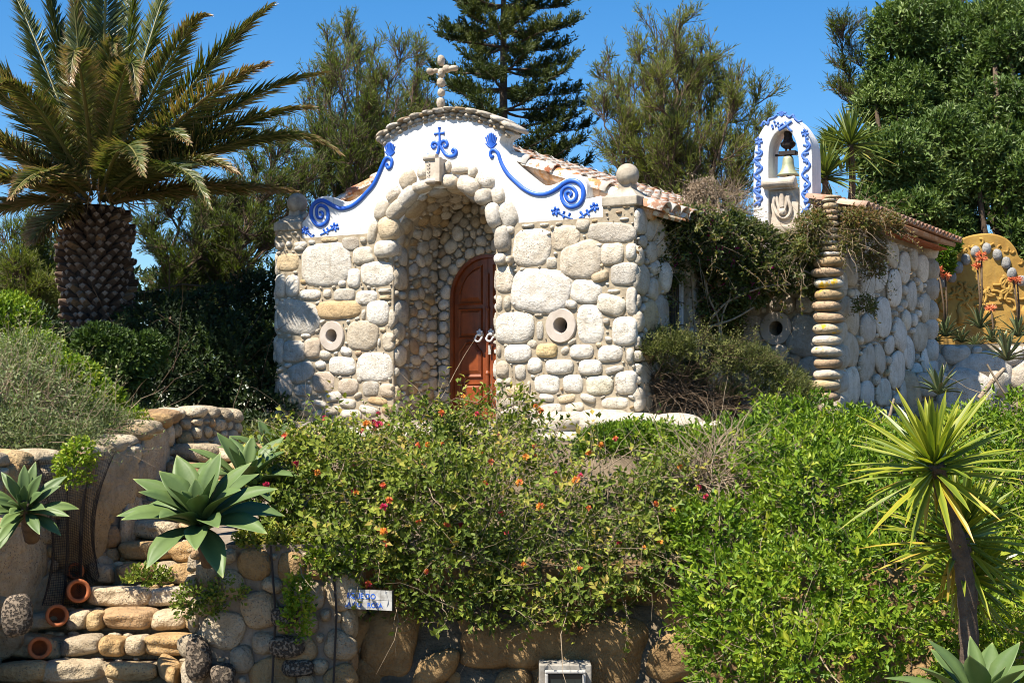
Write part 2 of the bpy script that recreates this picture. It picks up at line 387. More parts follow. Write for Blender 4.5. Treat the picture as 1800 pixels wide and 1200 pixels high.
# ---- foliage
def leafmesh(name, Pp, D, N, L, W, var, mat, parent=None, droop=.0, fold=.25, vt=None, wpos=.45, rows=1):
    n = len(Pp); L = np.broadcast_to(L, (n,))[:, None]; W = np.broadcast_to(W, (n,))[:, None]
    D = unit(D); B = unit(np.cross(D, N)); N2 = np.cross(B, D)
    dr = np.broadcast_to(droop, (n,))[:, None]
    mid = Pp + D * L * wpos - N2 * L * dr * .3
    tip = Pp + D * L - N2 * L * dr
    V = np.stack([Pp, mid + B * W / 2 + N2 * W * fold, tip, mid - B * W / 2 + N2 * W * fold], 1).reshape(-1, 3)
    i = np.arange(n)[:, None] * 4
    F = np.concatenate([i + [0, 1, 2], i + [0, 2, 3]])
    if vt is None: va = np.repeat(var, 4)
    else: va = np.stack([var, var, vt, var], 1).ravel()
    return mesh_np(name, V, [F], mat, parent, False, {'var': va})
def sticks(segs, name, mat, parent=None, n=3):
    """segs list/array of (ax,ay,az,bx,by,bz,ra,rb)"""
    S = np.asarray(segs, float); A, B = S[:, :3], S[:, 3:6]; ra, rb = S[:, 6:7], S[:, 7:8]
    D = unit(B - A); up = np.where(np.abs(D[:, 2:]) < .9, np.array([[0, 0, 1.]]), np.array([[1., 0, 0]]))
    X = unit(np.cross(D, up)); Y = np.cross(D, X); V = []
    for P_, r_ in ((A, ra), (B, rb)):
        for j in range(n):
            th = 2 * math.pi * j / n; V.append(P_ + r_ * (math.cos(th) * X + math.sin(th) * Y))
    V = np.stack(V, 1).reshape(-1, 3); i = np.arange(len(S))[:, None] * 2 * n
    F = np.concatenate([i + [j, (j + 1) % n, n + (j + 1) % n, n + j] for j in range(n)])
    return mesh_np(name, V, [F], mat, parent, True)
def rnd_unit(r, n): return unit(r.normal(size=(n, 3)))
def vnoise(Pn, f, seed=0):
    """cheap vector noise, about -1..1"""
    r = np.random.default_rng(1000 + seed); o = np.zeros(len(Pn)); a = 1.
    for k in range(3):
        for _ in range(4):
            o += a * np.sin(Pn @ (unit(r.normal(size=3)) * f * r.uniform(.7, 1.4)) + r.uniform(0, 6.28)) / 2.2
        f *= 2.1; a *= .55
    return o / 1.4
def blob_points(r, blobs, n, back=-.35, low=-.6, amp=.16, f=3.0, seed=0, depth=.25, toward=np.array([0, -1., 0])):
    """points just under the noisy skin of a union of ellipsoids, with normals"""
    B = np.array(blobs, float); area = (B[:, 3] * B[:, 5] + B[:, 4] * B[:, 3] + B[:, 4] * B[:, 5]); k = r.choice(len(B), n * 2, p=area / area.sum())
    N = rnd_unit(r, n * 2); c = B[k, :3]; rad = B[k, 3:6]
    base_ = c + N * rad
    sc_ = 1 + amp * vnoise(base_, f, seed) - depth * r.random(n * 2) ** 2.2
    Pn = c + N * rad * sc_[:, None]; NN = unit(N / rad)
    keep = (NN @ toward > back) & (NN[:, 2] > low)
    for b in B:
        q = (((Pn - b[:3]) / b[3:6]) ** 2).sum(1); keep &= q > .6
    return Pn[keep][:n], NN[keep][:n]
def bush(root, r, blobs, n, mat, L, W, per=6, spread=.8, up=.35, amp=.16, f=3., seed=0, name='foliage', depth=.25, vbase=.5, vamp=.25, droop=.15, back=-.35, low=-.6, sprout=.05, fold=.25):
    Pn, N = blob_points(r, blobs, n, back, low, amp, f, seed, depth)
    n = len(Pn); A = unit(N + np.array([0, 0, up]) + .45 * r.normal(size=(n, 3)))
    X = unit(np.cross(A, rnd_unit(r, n))); Y = np.cross(A, X); PP = []; DD = []; NNl = []; vv = []
    v0 = np.clip(vbase + vamp * vnoise(Pn, 1.7, seed + 5) + .16 * r.normal(size=n), 0, 1)
    for j in range(per):
        th = 2.4 * j + r.uniform(-.4, .4, n); t = (j + .5) / per
        rad = np.cos(th)[:, None] * X + np.sin(th)[:, None] * Y
        open_ = spread * (1.25 - .8 * t)
        D = unit(A + rad * open_ + .12 * r.normal(size=(n, 3)))
        PP.append(Pn + A * (sprout * (t - .3))[..., None] if np.ndim(t) else Pn + A * sprout * (t * 2 - .6)); DD.append(D); NNl.append(unit(A - rad * .3 + .2 * r.normal(size=(n, 3)))); vv.append(np.clip(v0 + .18 * (t - .5) + .08 * r.normal(size=n), 0, 1))
    PP = np.concatenate(PP); m = len(PP)
    return leafmesh(name, PP, np.concatenate(DD), np.concatenate(NNl), L * r.uniform(.6, 1.2, m), W * r.uniform(.7, 1.2, m), np.concatenate(vv), mat, root, droop, fold), Pn, N
def twigs(root, r, blobs, n, mat, L=(.3, .9), rad=.004, name='twigs', inside=.85, out=.35, back=-.3, seed=0, low=-.6):
    Pn, N = blob_points(r, blobs, n, back, low, .12, 3., seed, .3); S = []
    for p_, nn in zip(Pn, N):
        d = unit(nn * out + rnd_unit(r, 1)[0] * .9); p0 = p_ - nn * .12; l = r.uniform(*L) / 5; rr = rad * r.uniform(.6, 1.6)
        for i in range(5):
            d = unit(d + .22 * r.normal(size=3) + np.array([0, 0, -.04])); q = p0 + d * l; S.append([*p0, *q, rr * (1 - i / 6), rr * (1 - (i + 1) / 6)]); p0 = q
    return sticks(S, name, mat, root)
def clumps(blobs, r, k=5, f=.48, spread=.8):
    out = []
    for b in blobs:
        b = np.array(b, float); out.append((*b[:3], *(b[3:6] * .72)))
        for _ in range(k):
            d = unit(r.normal(size=3) + [0, -.5, .35]); q = r.uniform(.75, 1.25) * f; out.append((*(b[:3] + d * b[3:6] * spread), *(b[3:6] * q)))
    return out
def sprays(root, r, blobs, n, mat, tmat, length=(.2, .5), L=.05, W=.026, k=10, up=.3, seed=0, vbase=.55, vamp=.2, rad=.003, droop=-.05, name='leafy_shoots', low=-.7, back=-.3, depth=.15, amp=.2, f=3.):
    """arching shoots with paired leaves all along, breaking the outline"""
    Pn, N = blob_points(r, blobs, n, back, low, amp, f, seed, depth); S = []; PP, DD, NN, LL, VV = [], [], [], [], []
    for p_, nn in zip(Pn, N):
        d = unit(nn * .8 + EZ_ * up + .55 * r.normal(size=3)); l = r.uniform(*length); ns = 6; q0 = p_ - nn * .05; v0 = np.clip(vbase + vamp * r.normal(), 0, 1); pts = [q0]
        for i in range(ns): d = unit(d + .16 * r.normal(size=3) + EZ_ * droop); pts.append(pts[-1] + d * l / ns)
        for i in range(ns): S.append([*pts[i], *pts[i + 1], rad * (1.3 - i / ns), rad * (1.3 - (i + 1) / ns)])
        pts = np.array(pts); u = np.linspace(.12, 1, k) * ns; ii = np.minimum(u.astype(int), ns - 1); fr = (u - ii)[:, None]; Q = pts[ii] * (1 - fr) + pts[ii + 1] * fr; T = unit(pts[ii + 1] - pts[ii]); a = unit(np.cross(T, rnd_unit(r, 1))); b = np.cross(T, a); th = (np.arange(k) % 2 * math.pi + np.arange(k) // 2 * 1.57)[:, None] + .4 * r.normal(size=(k, 1)); rd = np.cos(th) * a + np.sin(th) * b
        PP.append(Q); DD.append(unit(T * .55 + rd + .2 * r.normal(size=(k, 3)))); NN.append(unit(T - rd * .4 + EZ_ * .5)); LL.append(L * r.uniform(.7, 1.2, k)); VV.append(np.clip(v0 + .1 * r.normal(size=k) + .12 * (np.arange(k) / k), 0, 1))
    PP, DD, NN, LL, VV = map(np.concatenate, (PP, DD, NN, LL, VV)); o = leafmesh(name, PP, DD, NN, LL, LL * W / L, VV, mat, root, .15, .25); sticks(S, 'shoot_stems', tmat, root); return pts
EZ_ = np.array([0, 0, 1.])
# ================================================================ CHAPEL
def spline(pts, k=6, closed=False):
    p = np.asarray(pts, float); n = len(p); out = []
    for i in range(n - 1):
        a, b, c, d = p[max(i - 1, 0)], p[i], p[i + 1], p[min(i + 2, n - 1)]
        for t in np.linspace(0, 1, k, endpoint=False):
            out.append(.5 * ((2 * b) + (c - a) * t + (2 * a - 5 * b + 4 * c - d) * t * t + (3 * b - a - 3 * c + d) * t ** 3))
    out.append(p[-1]); return np.array(out)
PXS = 2.5714
def z2(x, y): return 460 + x / PXS, 400 + y / PXS
def z1(x, y): return 460 + x / 2.5529, 60 + y / 2.5529
def pst(zf, x, y, rx, ry, rot=0, col=None, k=PXS, d=0.):
    px, py = zf(x, y); s, z = P(px, py, d); s2, _ = P(px + rx / k, py, d); _, z2_ = P(px, py - ry / k, d)
    return (s, z, abs(s2 - s), abs(z2_ - z), -R(rot), col)
SL, SR, SC, ZA, ZSPR = -3.052, -1.690, -2.371, 2.48, 1.80
RA = .681
chapel = empty('chapel', CF(-2.376, .0, -.3), 'stone chapel faced with rounded boulders, white curved gable with blue scrolls, arched wooden door', 'chapel')
def wall_face(d=0.): return lambda s, z: (CF(s, d, z), ES, EZ, EN)
OC = (.50, .39, .24); GR = (.44, .41, .36); WH = (.62, .58, .51)
F2 = [(120,158,55,40,0,OC),(288,165,112,98),(85,85,26,18),(178,88,34,22),(470,127,52,42),(422,228,30,46,0,WH),(525,208,74,55,0,WH),(90,262,25,56),(142,262,32,48,0,WH),(225,305,52,26),(302,298,20,24),(378,305,50,33),(480,315,52,34),(562,285,48,14),(562,315,48,14,0,OC),(165,408,95,76,10,GR),(350,372,102,42),(465,395,12,35),(530,390,50,58,0,WH),(205,488,30,15,0,WH),(235,545,38,45,0,(.48,.40,.31)),(150,558,55,48,0,GR),(88,560,22,60,0,GR),(458,490,68,62),(535,520,10,30),(588,515,40,45),(600,410,22,50),(270,620,30,22,0,WH),(370,622,62,42,0,WH),(515,628,78,62,0,WH),(180,655,62,45,-15,GR),(285,700,50,50,0,(.46,.38,.30)),(395,718,48,38,0,(.44,.37,.29)),(445,685,16,18),(495,730,38,38),(578,735,38,32,0,(.48,.40,.30)),(105,710,38,55,0,(.46,.40,.33)),(190,735,42,30,0,GR),  # browner tints at the lower left have the shadow there in their colour
 (1220,95,84,80),(1380,50,70,62),(1580,25,108,45,5),(1440,145,90,85),(1315,160,26,32),(1588,120,50,52),(1672,108,26,42),(1535,222,45,26,-15),(1640,210,64,52,0,GR),(1265,287,128,93,6,(.60,.56,.50)),(1470,290,72,55,10,WH),(1595,288,42,14),(1575,350,70,48,15),(1678,330,28,65),(1100,232,42,58),(1075,342,22,42),(1114,342,20,40),(1145,455,85,68,0,WH),(1260,465,18,48),(1255,395,30,12),(1490,435,60,88,0,WH),(1645,468,54,62,0,WH),(1560,425,20,20),(1162,570,60,42,0,WH),(1290,555,52,34,0,(.55,.42,.22)),(1450,560,58,34,0,WH),(1580,570,58,40,0,WH),(1668,580,20,40),(1090,640,32,42),(1076,560,14,35),(1172,652,28,42),(1240,620,36,38,0,WH),(1355,628,66,36,0,WH),(1490,630,55,36,0,WH),(1600,640,50,20,-12,GR),(1148,738,45,30,0,OC),(1212,720,12,38),(1293,708,56,42,0,WH),(1412,708,45,42,0,WH),(1530,712,60,42,0,(.58,.54,.42)),(1650,700,50,54)]
F1 = [(85,950,28,18,0,GR),(178,952,34,22),(310,922,46,17,0,OC),(402,940,44,34),(460,925,18,20),(125,912,22,10),(90,912,22,10),(150,892,24,10),(90,890,24,8),(1200,860,40,14,0,GR),(1272,855,32,14),
 (1560,778,30,9),(1640,776,40,9,0,OC),(1548,803,22,10),(1605,800,24,11),(1662,803,16,9),(1556,826,22,8),(1628,830,42,11),(1668,850,18,9)]
fixed = [pst(z2, *e) for e in F2] + [pst(z1, *e, k=2.5529) if len(e) > 4 else pst(z1, *e, 0, None, 2.5529) for e in F1]
W_ = 4.752
LW = P(585.5, 590.5); RW = P(987.7, 572.3); RWr = .185; LWr = .175
def arch_in(s, z, g=0.):
    return ((s > SL - g) & (s < SR + g) & (z < ZSPR)) | (((s - SC) ** 2 + (z - ZSPR) ** 2 < (RA + g) ** 2) & (z >= ZSPR))
def top_z(s):
    z = np.full(np.shape(s), 2.02); z = np.where((s < -W_ + .37) | (s > -.37), 2.125, z); return z
def mask_front(s, z):
    m = (s > -W_ - .015) & (s < .015) & (z > -.1) & (z < top_z(s)) & ~arch_in(s, z, .0)
    vz = z > 1.72; m &= ~(vz & ((s - SC) ** 2 + (z - ZSPR) ** 2 < (RA + .30) ** 2) & (z < 2.9) & (z > 1.75))
    for c, r_ in ((LW, LWr), (RW, RWr)): m &= (s - c[0]) ** 2 + (z - c[1]) ** 2 > (r_ + .012) ** 2
    return m
mb = MB()
masonry(mb, wall_face(.0), (-W_ - .02, .02, -.1, 2.15), mask_front, fixed, [.09, .065, .045, .033, .024], seed=3, res=.009, aspect=(1.15, .85), proud=.046, p=3.6, flat_below=.17, gap=.015, grow=1.1, och=.16, tries=900)
# corner returns of the front (side of the right pier, d>0)
def side_fn(s): return lambda u, v: (CF(s, u, v), ED, EZ, ES)
masonry(mb, side_fn(-.0), (-.02, .5, -.1, 2.1), lambda u, v: (u > -.015) & (u < .48) & (v < 2.12), [], [.14, .09, .055, .035], seed=5, proud=.05)
masonry(mb, lambda u, v: (CF(-W_, u, v), ED, EZ, -ES), (-.02, .9, -.1, 2.1), lambda u, v: (u > -.015) & (u < .9), [], [.17, .1, .06, .035], seed=6, proud=.05)
front_stones = mb.build('boulder_facing', M['stone'], chapel, True)
# arch ring stones, thick blobs
V1 = [(563,965,44,38,0),(575,872,46,55,-10),(612,792,50,36,-40),(662,735,52,34,-38),(725,687,46,26,-10),(850,665,36,30,20),(935,680,50,40,25),(1003,732,36,36,0),(1047,815,30,56,-12),(1087,920,34,58,0),(1080,1010,25,26,0),(1125,1015,14,20,0),
 (500,890,22,54,12),(540,795,30,46,20),(592,718,35,30,-35),(658,655,38,36,-35),(728,622,25,28,0),(838,598,14,28,0),(892,612,38,17,5),(950,620,20,26,0),(1005,655,42,30,32),(1062,725,28,40,-15),(1110,815,38,60,-25),(920,655,20,12,0),(1115,880,22,20,0)]
mb = MB(); rs = np.random.default_rng(4)
for i, (x, y, rx, ry, rot) in enumerate(V1):
    s, z, ru, rv, ro, _ = pst(z1, x, y, rx, ry, rot, None, 2.5529); c, sn = math.cos(ro), math.sin(ro)
    inner = i < 12; pr = .13 if inner else .09
    stone(mb, CF(s, .02 if inner else .03, z), (ES * c + EZ * sn) * ru * 1.05, (-ES * sn + EZ * c) * rv * 1.05, EN * pr * (1.0), p=3.0, seed=i + 50, col=scol(rs, .12), lev=3, amp=.05)
# intrados stones, deep
for i, th in enumerate(np.linspace(8, 172, 12)):
    a = R(th); rr = RA + .09; c_ = CF(SC + rr * math.cos(a), .16, ZSPR + rr * math.sin(a)); rad_ = ES * math.cos(a) + EZ * math.sin(a); tan = -ES * math.sin(a) + EZ * math.cos(a)
    stone(mb, c_, tan * .105, ED * .17, rad_ * .10, p=3.2, seed=900 + i, col=scol(rs, .1), lev=2)
mb.build('arch_ring', M['stone'], chapel, True)
# mortar core: left and right parts split at the round windows, and the part over the arch
def circ(c, r_, a0, a1, n=12): return [(c[0] + r_ * math.cos(R(a)), c[1] + r_ * math.sin(R(a))) for a in np.linspace(a0, a1, n)]
mb = MB(); CFf = lambda a, b, d: CF(a, d, b); zb = -.35; hr = .10
for x0, x1, c in ((-W_ + .02, SL, LW), (SR, -.02, RW)):
    l = [(x0, zb), (c[0], zb)] + circ(c, hr, 270, 90)[0:] + [(c[0], 2.04 if x0 > -4 else 2.04), (x0, 2.04)]
    l = [(x0, zb), (c[0], zb)] + circ(c, hr, -90, -270) + [(c[0], 2.03), (x0, 2.03)]
    extrude(mb, l, CFf, -.014, .36)
    l = [(c[0], zb), (x1, zb), (x1, 2.03), (c[0], 2.03)] + circ(c, hr, 90, -90)
    extrude(mb, l, CFf, -.014, .36)
AR = [(SC + RA * math.cos(R(a)), ZSPR + RA * math.sin(R(a))) for a in np.linspace(180, 0, 25)]
for x0 in (-W_ + .02, -.38): extrude(mb, [(x0, 2.03), (x0 + .36, 2.03), (x0 + .36, 2.14), (x0, 2.14)], CFf, -.014, .38)
mb.build('mortar_wall', M['mortar'], chapel)
# white gable
gl = [(527, 396), (540, 380), (546, 366), (553, 352), (564, 346), (577, 345), (592, 350), (606, 355), (620, 352), (634, 343), (650, 328), (664, 311), (673, 292), (676, 270), (672, 250)]
gt = [(672, 243), (700, 225), (740, 210), (781, 201), (820, 202), (850, 208), (880, 221), (897, 236)]
gr = [(881, 240), (878, 250), (884, 262), (896, 276), (909, 291), (924, 305), (942, 320), (954, 325), (966, 326), (982, 321), (997, 312), (1012, 307), (1023, 311), (1031, 324), (1032, 337), (1029, 349)]
Lp = [P(*q) for q in spline(gl, 4)]; Tp = [P(*q) for q in spline(gt, 4)]; Rp = [P(*q) for q in spline(gr, 4)]
zl = 2.02
gab = [(-W_ + .28, zl), (-W_ + .28, P(524, 388)[1])] + Lp + Tp[1:-2] + Rp + [(P(1031, 351)[0], P(1031, 350)[1]), (P(1056, 343)[0], P(1056, 344)[1]), (-.33, zl), (SR + .03, zl), (SR, ZSPR)] + AR[::-1][1:] + [(SL - .03, zl)]
mb = MB(); extrude(mb, gab, CFf, .0, .17)
# thicker upper part behind
up_ = [q for q in Lp if q[1] > P(660, 318)[1]] + Tp[1:-1] + [q for q in Rp if q[1] > P(905, 290)[1]]
extrude(mb, up_, CFf, .172, .30)
gable = mb.build('plaster_gable', M['plaster'], chapel)
bv = gable.modifiers.new('bevel', 'BEVEL'); bv.width = .018; bv.segments = 2; bv.limit_method = 'ANGLE'
# coping of flat pebbles
mb = MB(); rs = np.random.default_rng(9)
ctop = spline([(668, 252), (674, 241), (700, 222), (740, 206), (781, 197), (820, 198), (850, 204), (880, 216), (900, 232)], 8)
cs = np.array([P(*q) for q in ctop]); seg = np.concatenate([[0], np.cumsum(np.hypot(*np.diff(cs, axis=0).T))])
for row, (off, pr, wd) in enumerate(((-.07, .04, .075), (-.03, .065, .10), (.008, .09, .11))):
    t = .0
    while t < seg[-1]:
        l = wd * rs.uniform(.7, 1.2); s = np.interp(t + l / 2, seg, cs[:, 0]); z = np.interp(t + l / 2, seg, cs[:, 1])
        s2, z2_ = np.interp(t + l / 2 + .02, seg, cs[:, 0]), np.interp(t + l / 2 + .02, seg, cs[:, 1]); tg = unit([s2 - s, z2_ - z]); nn = np.array([-tg[1], tg[0]])
        T3 = ES * tg[0] + EZ * tg[1]; N3 = ES * nn[0] + EZ * nn[1]
        stone(mb, CF(s, 0.02, z) + N3 * off, T3 * l * .52, N3 * rs.uniform(.02, .027), EN * (pr + rs.uniform(-.01, .015)), p=2.4, seed=int(rs.integers(1e6)), col=scol(rs, .2, .8), lev=2)
        t += l
# flat cap slabs running back
t = 0
while t < seg[-1] - .02:
    l = rs.uniform(.12, .2); s = np.interp(t + l / 2, seg, cs[:, 0]); z = np.interp(t + l / 2, seg, cs[:, 1]); s2, z2_ = np.interp(t + l / 2 + .02, seg, cs[:, 0]), np.interp(t + l / 2 + .02, seg, cs[:, 1]); tg = unit([s2 - s, z2_ - z]); nn = np.array([-tg[1], tg[0]])
    T3 = ES * tg[0] + EZ * tg[1]; N3 = ES * nn[0] + EZ * nn[1]
    stone(mb, CF(s, .14, z) + N3 * .028, T3 * l * .54, ED * .24, N3 * .026, p=4, seed=int(rs.integers(1e6)), col=scol(rs, .1, .85), lev=2); t += l
mb.build('pebble_coping', M['stone'], chapel, True)
# blue relief
def relief(name, paths, parent=chapel, mat='blue', d=-.004, px=True, label=None, flat=.75, D=0.):
    mb = MB()
    for pts, wd in paths:
        q = spline(pts, 5); c = np.array([CF(P(*a, D)[0], D + d, P(*a, D)[1]) for a in q]) if px else q
        rad = np.interp(np.linspace(0, 1, len(c)), np.linspace(0, 1, len(np.atleast_1d(wd))), np.atleast_1d(wd)) if np.ndim(wd) else np.full(len(c), wd)
        n0 = mb.n; tube(mb, c, rad, 10)
        v = mb.V[-1]; dd = (v - c.repeat(10, 0)) @ ED if len(v) == len(c) * 10 else None
        v -= ((v - np.repeat(c, 10, 0)) @ ED * (1 - flat))[:, None] * ED
    o = mb.build(name, M[mat], parent, True)
    if label: o['label'] = label
    return o
relief('scroll_moulding', [([(867, 273), (865, 277), (862, 272), (863.7, 265.5), (870, 264), (876, 270), (879, 279.5), (884, 292), (893, 306), (906, 319), (921, 332), (937, 340), (952, 342), (966, 339), (979, 332), (992, 322), (1004.5, 317.6), (1017, 321), (1025, 332), (1025, 348), (1017, 360), (1003, 364), (992, 357), (987, 344.5), (990, 333), (1000, 328), (1009, 332), (1014, 341), (1011, 351), (1003, 354), (996, 348), (995, 340), (1001, 336.6), (1005, 341), (1002, 345)], [.018, .02, .024, .024, .026, .027, .022, .02, .02, .016])], label='long blue scroll on the right slope of the white gable')
relief('scroll_moulding', [([(682, 287), (679.5, 291), (683, 296), (688, 292), (689, 282), (683, 277), (677, 281), (672.5, 291), (664.7, 309), (656.7, 324.7), (643, 340.7), (630, 354), (616.7, 363), (600.7, 367), (590, 364), (579, 358), (568.7, 353), (558, 354.7), (550, 362), (547, 374), (550, 386), (558, 395), (566, 395.5), (575, 388.7), (577, 376.7), (574, 366), (564.7, 361), (558, 365), (556.7, 374), (559, 382), (564.7, 383.5), (568, 378), (566, 372.7), (562, 374)], [.018, .022, .026, .026, .026, .026, .026, .022, .02, .016])], label='long blue scroll on the left slope of the white gable')
relief('cross_emblem', [([(772.4, 224), (772.6, 229), (773, 243), (773.5, 258)], [.022, .012, .014, .02]), ([(764, 236), (768, 235), (777, 234.5), (781.5, 234)], [.02, .012, .012, .02]),
    ([(774, 258), (776.6, 250), (783, 247.6), (786.7, 253), (784.4, 258), (780.5, 257), (781, 254)], [.018, .02, .018, .012]),
    ([(774, 256), (780, 267), (786, 273), (794, 275), (801, 272), (802, 265.5), (797.6, 262.4), (795, 265.5), (797.6, 268.7)], [.018, .022, .022, .018, .012]),
    ([(773, 258), (769, 251.5), (762.6, 250.8), (759.5, 256), (762.6, 260), (766, 257.5), (764, 255.4)], [.018, .02, .018, .012]),
    ([(772, 256), (770.4, 267), (765.8, 274), (758, 281.5), (752, 284.5), (748.2, 280.6), (748.6, 275), (753, 272.8), (756, 276.4), (753, 279)], [.018, .022, .02, .018, .012])])
def shell(px, py, w_, h_, lab):
    paths = []
    for k in np.linspace(-1, 1, 7):
        a = (px, py); tx = px + k * w_ * .5; ty = py - h_ * (1 - .28 * abs(k) ** 1.6)
        paths.append(([a, ((px + tx) / 2 + k * w_ * .08, py - (py - ty) * .45), (tx, ty)], [.005, .0075, .010]))
    for k in (-1, 1): paths.append(([(px, py + 1), (px + k * w_ * .25, py - h_ * .1), (px + k * w_ * .5, py - h_ * .3)], [.006, .01, .008]))
    return relief('shell_relief', paths, label=lab)
shell(863.5, 259.5, 19, 26, 'blue shell at the top of the right scroll'); shell(685.7, 273.5, 17, 23, 'blue shell at the top of the left scroll')
def sprig(cx, cy, r_, stem, buds, lab, mat='blue', D=0., parent=chapel, wd=.013):
    paths = [([(cx + r_ * .25 * math.cos(a), cy + r_ * .25 * math.sin(a)), (cx + r_ * .6 * math.cos(a), cy + r_ * .6 * math.sin(a)), (cx + r_ * math.cos(a), cy + r_ * math.sin(a))], [wd * .6, wd * 1.25, wd]) for a in np.linspace(.3, 2 * math.pi + .3, 6, endpoint=False)]
    paths.append(([(cx, cy), ((cx + stem[0]) / 2, (cy + stem[1]) / 2 + 1), stem], wd * .8))
    for b in buds:
        t = min(max(((b[0] - cx) * (stem[0] - cx) + (b[1] - cy) * (stem[1] - cy)) / ((stem[0] - cx) ** 2 + (stem[1] - cy) ** 2), 0), 1)
        q = (cx + t * (stem[0] - cx), cy + t * (stem[1] - cy)); paths.append(([q, ((q[0] + b[0]) / 2 + .5, (q[1] + b[1]) / 2), b], [wd * .6, wd * .9, wd * 1.2]))
    return relief('flower_sprig', paths, parent, mat, label=lab, D=D)
sprig(977, 371.5, 8, (1007, 385), [(992, 371), (1002, 374), (990, 383)], 'blue flower sprig left of the right-hand spiral stem')
sprig(1045, 364, 8, (1018, 384), [(1020, 372), (1031, 369), (1026, 383), (1036, 379)], 'blue flower sprig beside the right pillar cap')
sprig(536.7, 405, 7, (553, 420), [(546, 410), (552, 412)], 'dark blue flower sprig beside the left pillar cap')
sprig(588.7, 399, 7.5, (563, 413), [(568.7, 403), (575, 401), (576, 411)], 'blue flower sprig under the left spiral')
# carved keystone
mb = MB(); ks = P(767, 300); kc = CF(ks[0], -.10, ks[1])
prof = [(-.075, .14), (.08, .14), (.07, .0), (.06, -.17), (-.04, -.17), (-.06, 0)]
extrude(mb, [(a + ks[0], b + ks[1]) for a, b in prof], CFf, -.13, .05)
lathe(mb, CF(ks[0] - .085, -.12, ks[1] + .13), ES, [(0, 0), (.036, 0), (.04, .02), (.04, .15), (.036, .17), (0, .17)], 16)
lathe(mb, CF(ks[0] - .05, -.13, ks[1] - .135), ES, [(0, 0), (.028, 0), (.03, .02), (.03, .12), (.028, .14), (0, .14)], 12)
for k in range(5):
    tube(mb, [CF(ks[0] - .02 + .018 * math.sin(a), -.135, ks[1] + .06 - .04 * k + .016 * math.cos(a)) for a in np.linspace(0, 4.5, 8)], .006, 6)
box(mb, CF(ks[0] + .115, -.06, ks[1] - .02), ES * .03, ED * .10, EZ * .13)
o = mb.build('carved_keystone', M['cutlight'], chapel); b_ = o.modifiers.new('bevel', 'BEVEL'); b_.width = .01; b_.segments = 2
# niche: lining of pebbles
Dn = .90; mb = MB(); mt = MB()
def niche_fn(u, v):     # u along profile from left floor over the vault, v = depth
    H = ZSPR + .1; L2 = math.pi * RA
    if u < H: s, z, n_ = SL, -.1 + u, ES; e = EZ
    elif u < H + L2:
        a = math.pi - (u - H) / RA; s, z = SC + RA * math.cos(a), ZSPR + RA * math.sin(a); n_ = -(ES * math.cos(a) + EZ * math.sin(a)); e = ES * math.sin(a) - EZ * math.cos(a)
    else: s, z, n_ = SR, ZSPR - (u - H - L2), -ES; e = -EZ
    return CF(s, v, z), e, ED, n_
HU = 2 * (ZSPR + .1) + math.pi * RA
masonry(mb, niche_fn, (0, HU, .30, Dn), lambda u, v: (v > .26) & (v < Dn - .0), [], [.075, .062, .045, .03, .02], seed=11, proud=.04, res=.01, och=.25, k=1.0, aspect=(.85, 1.3), gap=.006, grow=1.15, lev=2, tries=1200)
masonry(mb, niche_fn, (0, HU, .0, .30), lambda u, v: (v > -.02) & (v < .26), [], [.13, .10, .07, .04], seed=12, proud=.05, res=.01, och=.15, k=.95, lev=2)
DH, DZ = .468, 1.32; DC = SC
def door_in(s, z, g=0): return ((abs(s - DC) < DH + g) & (z < DZ)) | (((s - DC) ** 2 + (z - DZ) ** 2 < (DH + g) ** 2) & (z >= DZ))
masonry(mb, wall_face(Dn), (SL, SR, -.1, ZA), lambda s, z: arch_in(s, z, -.01) & ~door_in(s, z, .035), [], [.068, .055, .04, .03, .02], seed=13, proud=.045, res=.009, och=.2, k=1.0, gap=.006, grow=1.15, lev=2, tries=1500)
mb.build('niche_pebbles', M['stone_fine'], chapel, True)
prof = [(SL, -.3)] + [(SL, ZSPR)] + AR + [(SR, -.3)]
V = [CF(a, d, b) for a, b in prof for d in (.02, Dn + .02)]; F = [[2 * i, 2 * i + 1, 2 * i + 3, 2 * i + 2] for i in range(len(prof) - 1)]
mt.ngon(np.array(V), F)
dpr = [(DC - DH - .03, -.3), (DC - DH - .03, DZ)] + [(DC + (DH + .03) * math.cos(R(a)), DZ + (DH + .03) * math.sin(R(a))) for a in np.linspace(180, 0, 21)[1:-1]] + [(DC + DH + .03, DZ), (DC + DH + .03, -.3)]
bk = [(SL - .1, -.3), *dpr, (SR + .1, -.3), (SR + .1, ZA + .1), (SL - .1, ZA + .1)]
extrude(mt, bk, CFf, Dn + .02, Dn + .2)
mt.build('niche_mortar', M['mortar'], chapel)
# door
def archshape(c, hw, zs, zb_, rad=None, n=14):
    return [(c - hw, zb_), (c + hw, zb_)] + [(c + hw * math.cos(R(a)), zs + hw * math.sin(R(a))) for a in np.linspace(0, 180, n)]
mb = MB(); zf = -.12
outer = [(DC - DH - .03, zf), (DC - DH - .03, DZ)] + [(DC + (DH + .03) * math.cos(R(a)), DZ + (DH + .03) * math.sin(R(a))) for a in np.linspace(180, 0, 21)[1:-1]] + [(DC + DH + .03, DZ), (DC + DH + .03, zf)]
inner = [(DC + DH - .008, zf), (DC + DH - .008, DZ)] + [(DC + (DH - .008) * math.cos(R(a)), DZ + (DH - .008) * math.sin(R(a))) for a in np.linspace(0, 180, 21)[1:-1]] + [(DC - DH + .008, DZ), (DC - DH + .008, zf)]
extrude(mb, outer + inner, CFf, Dn + .0, Dn + .1)
mb.build('door_frame', M['wood'], chapel)
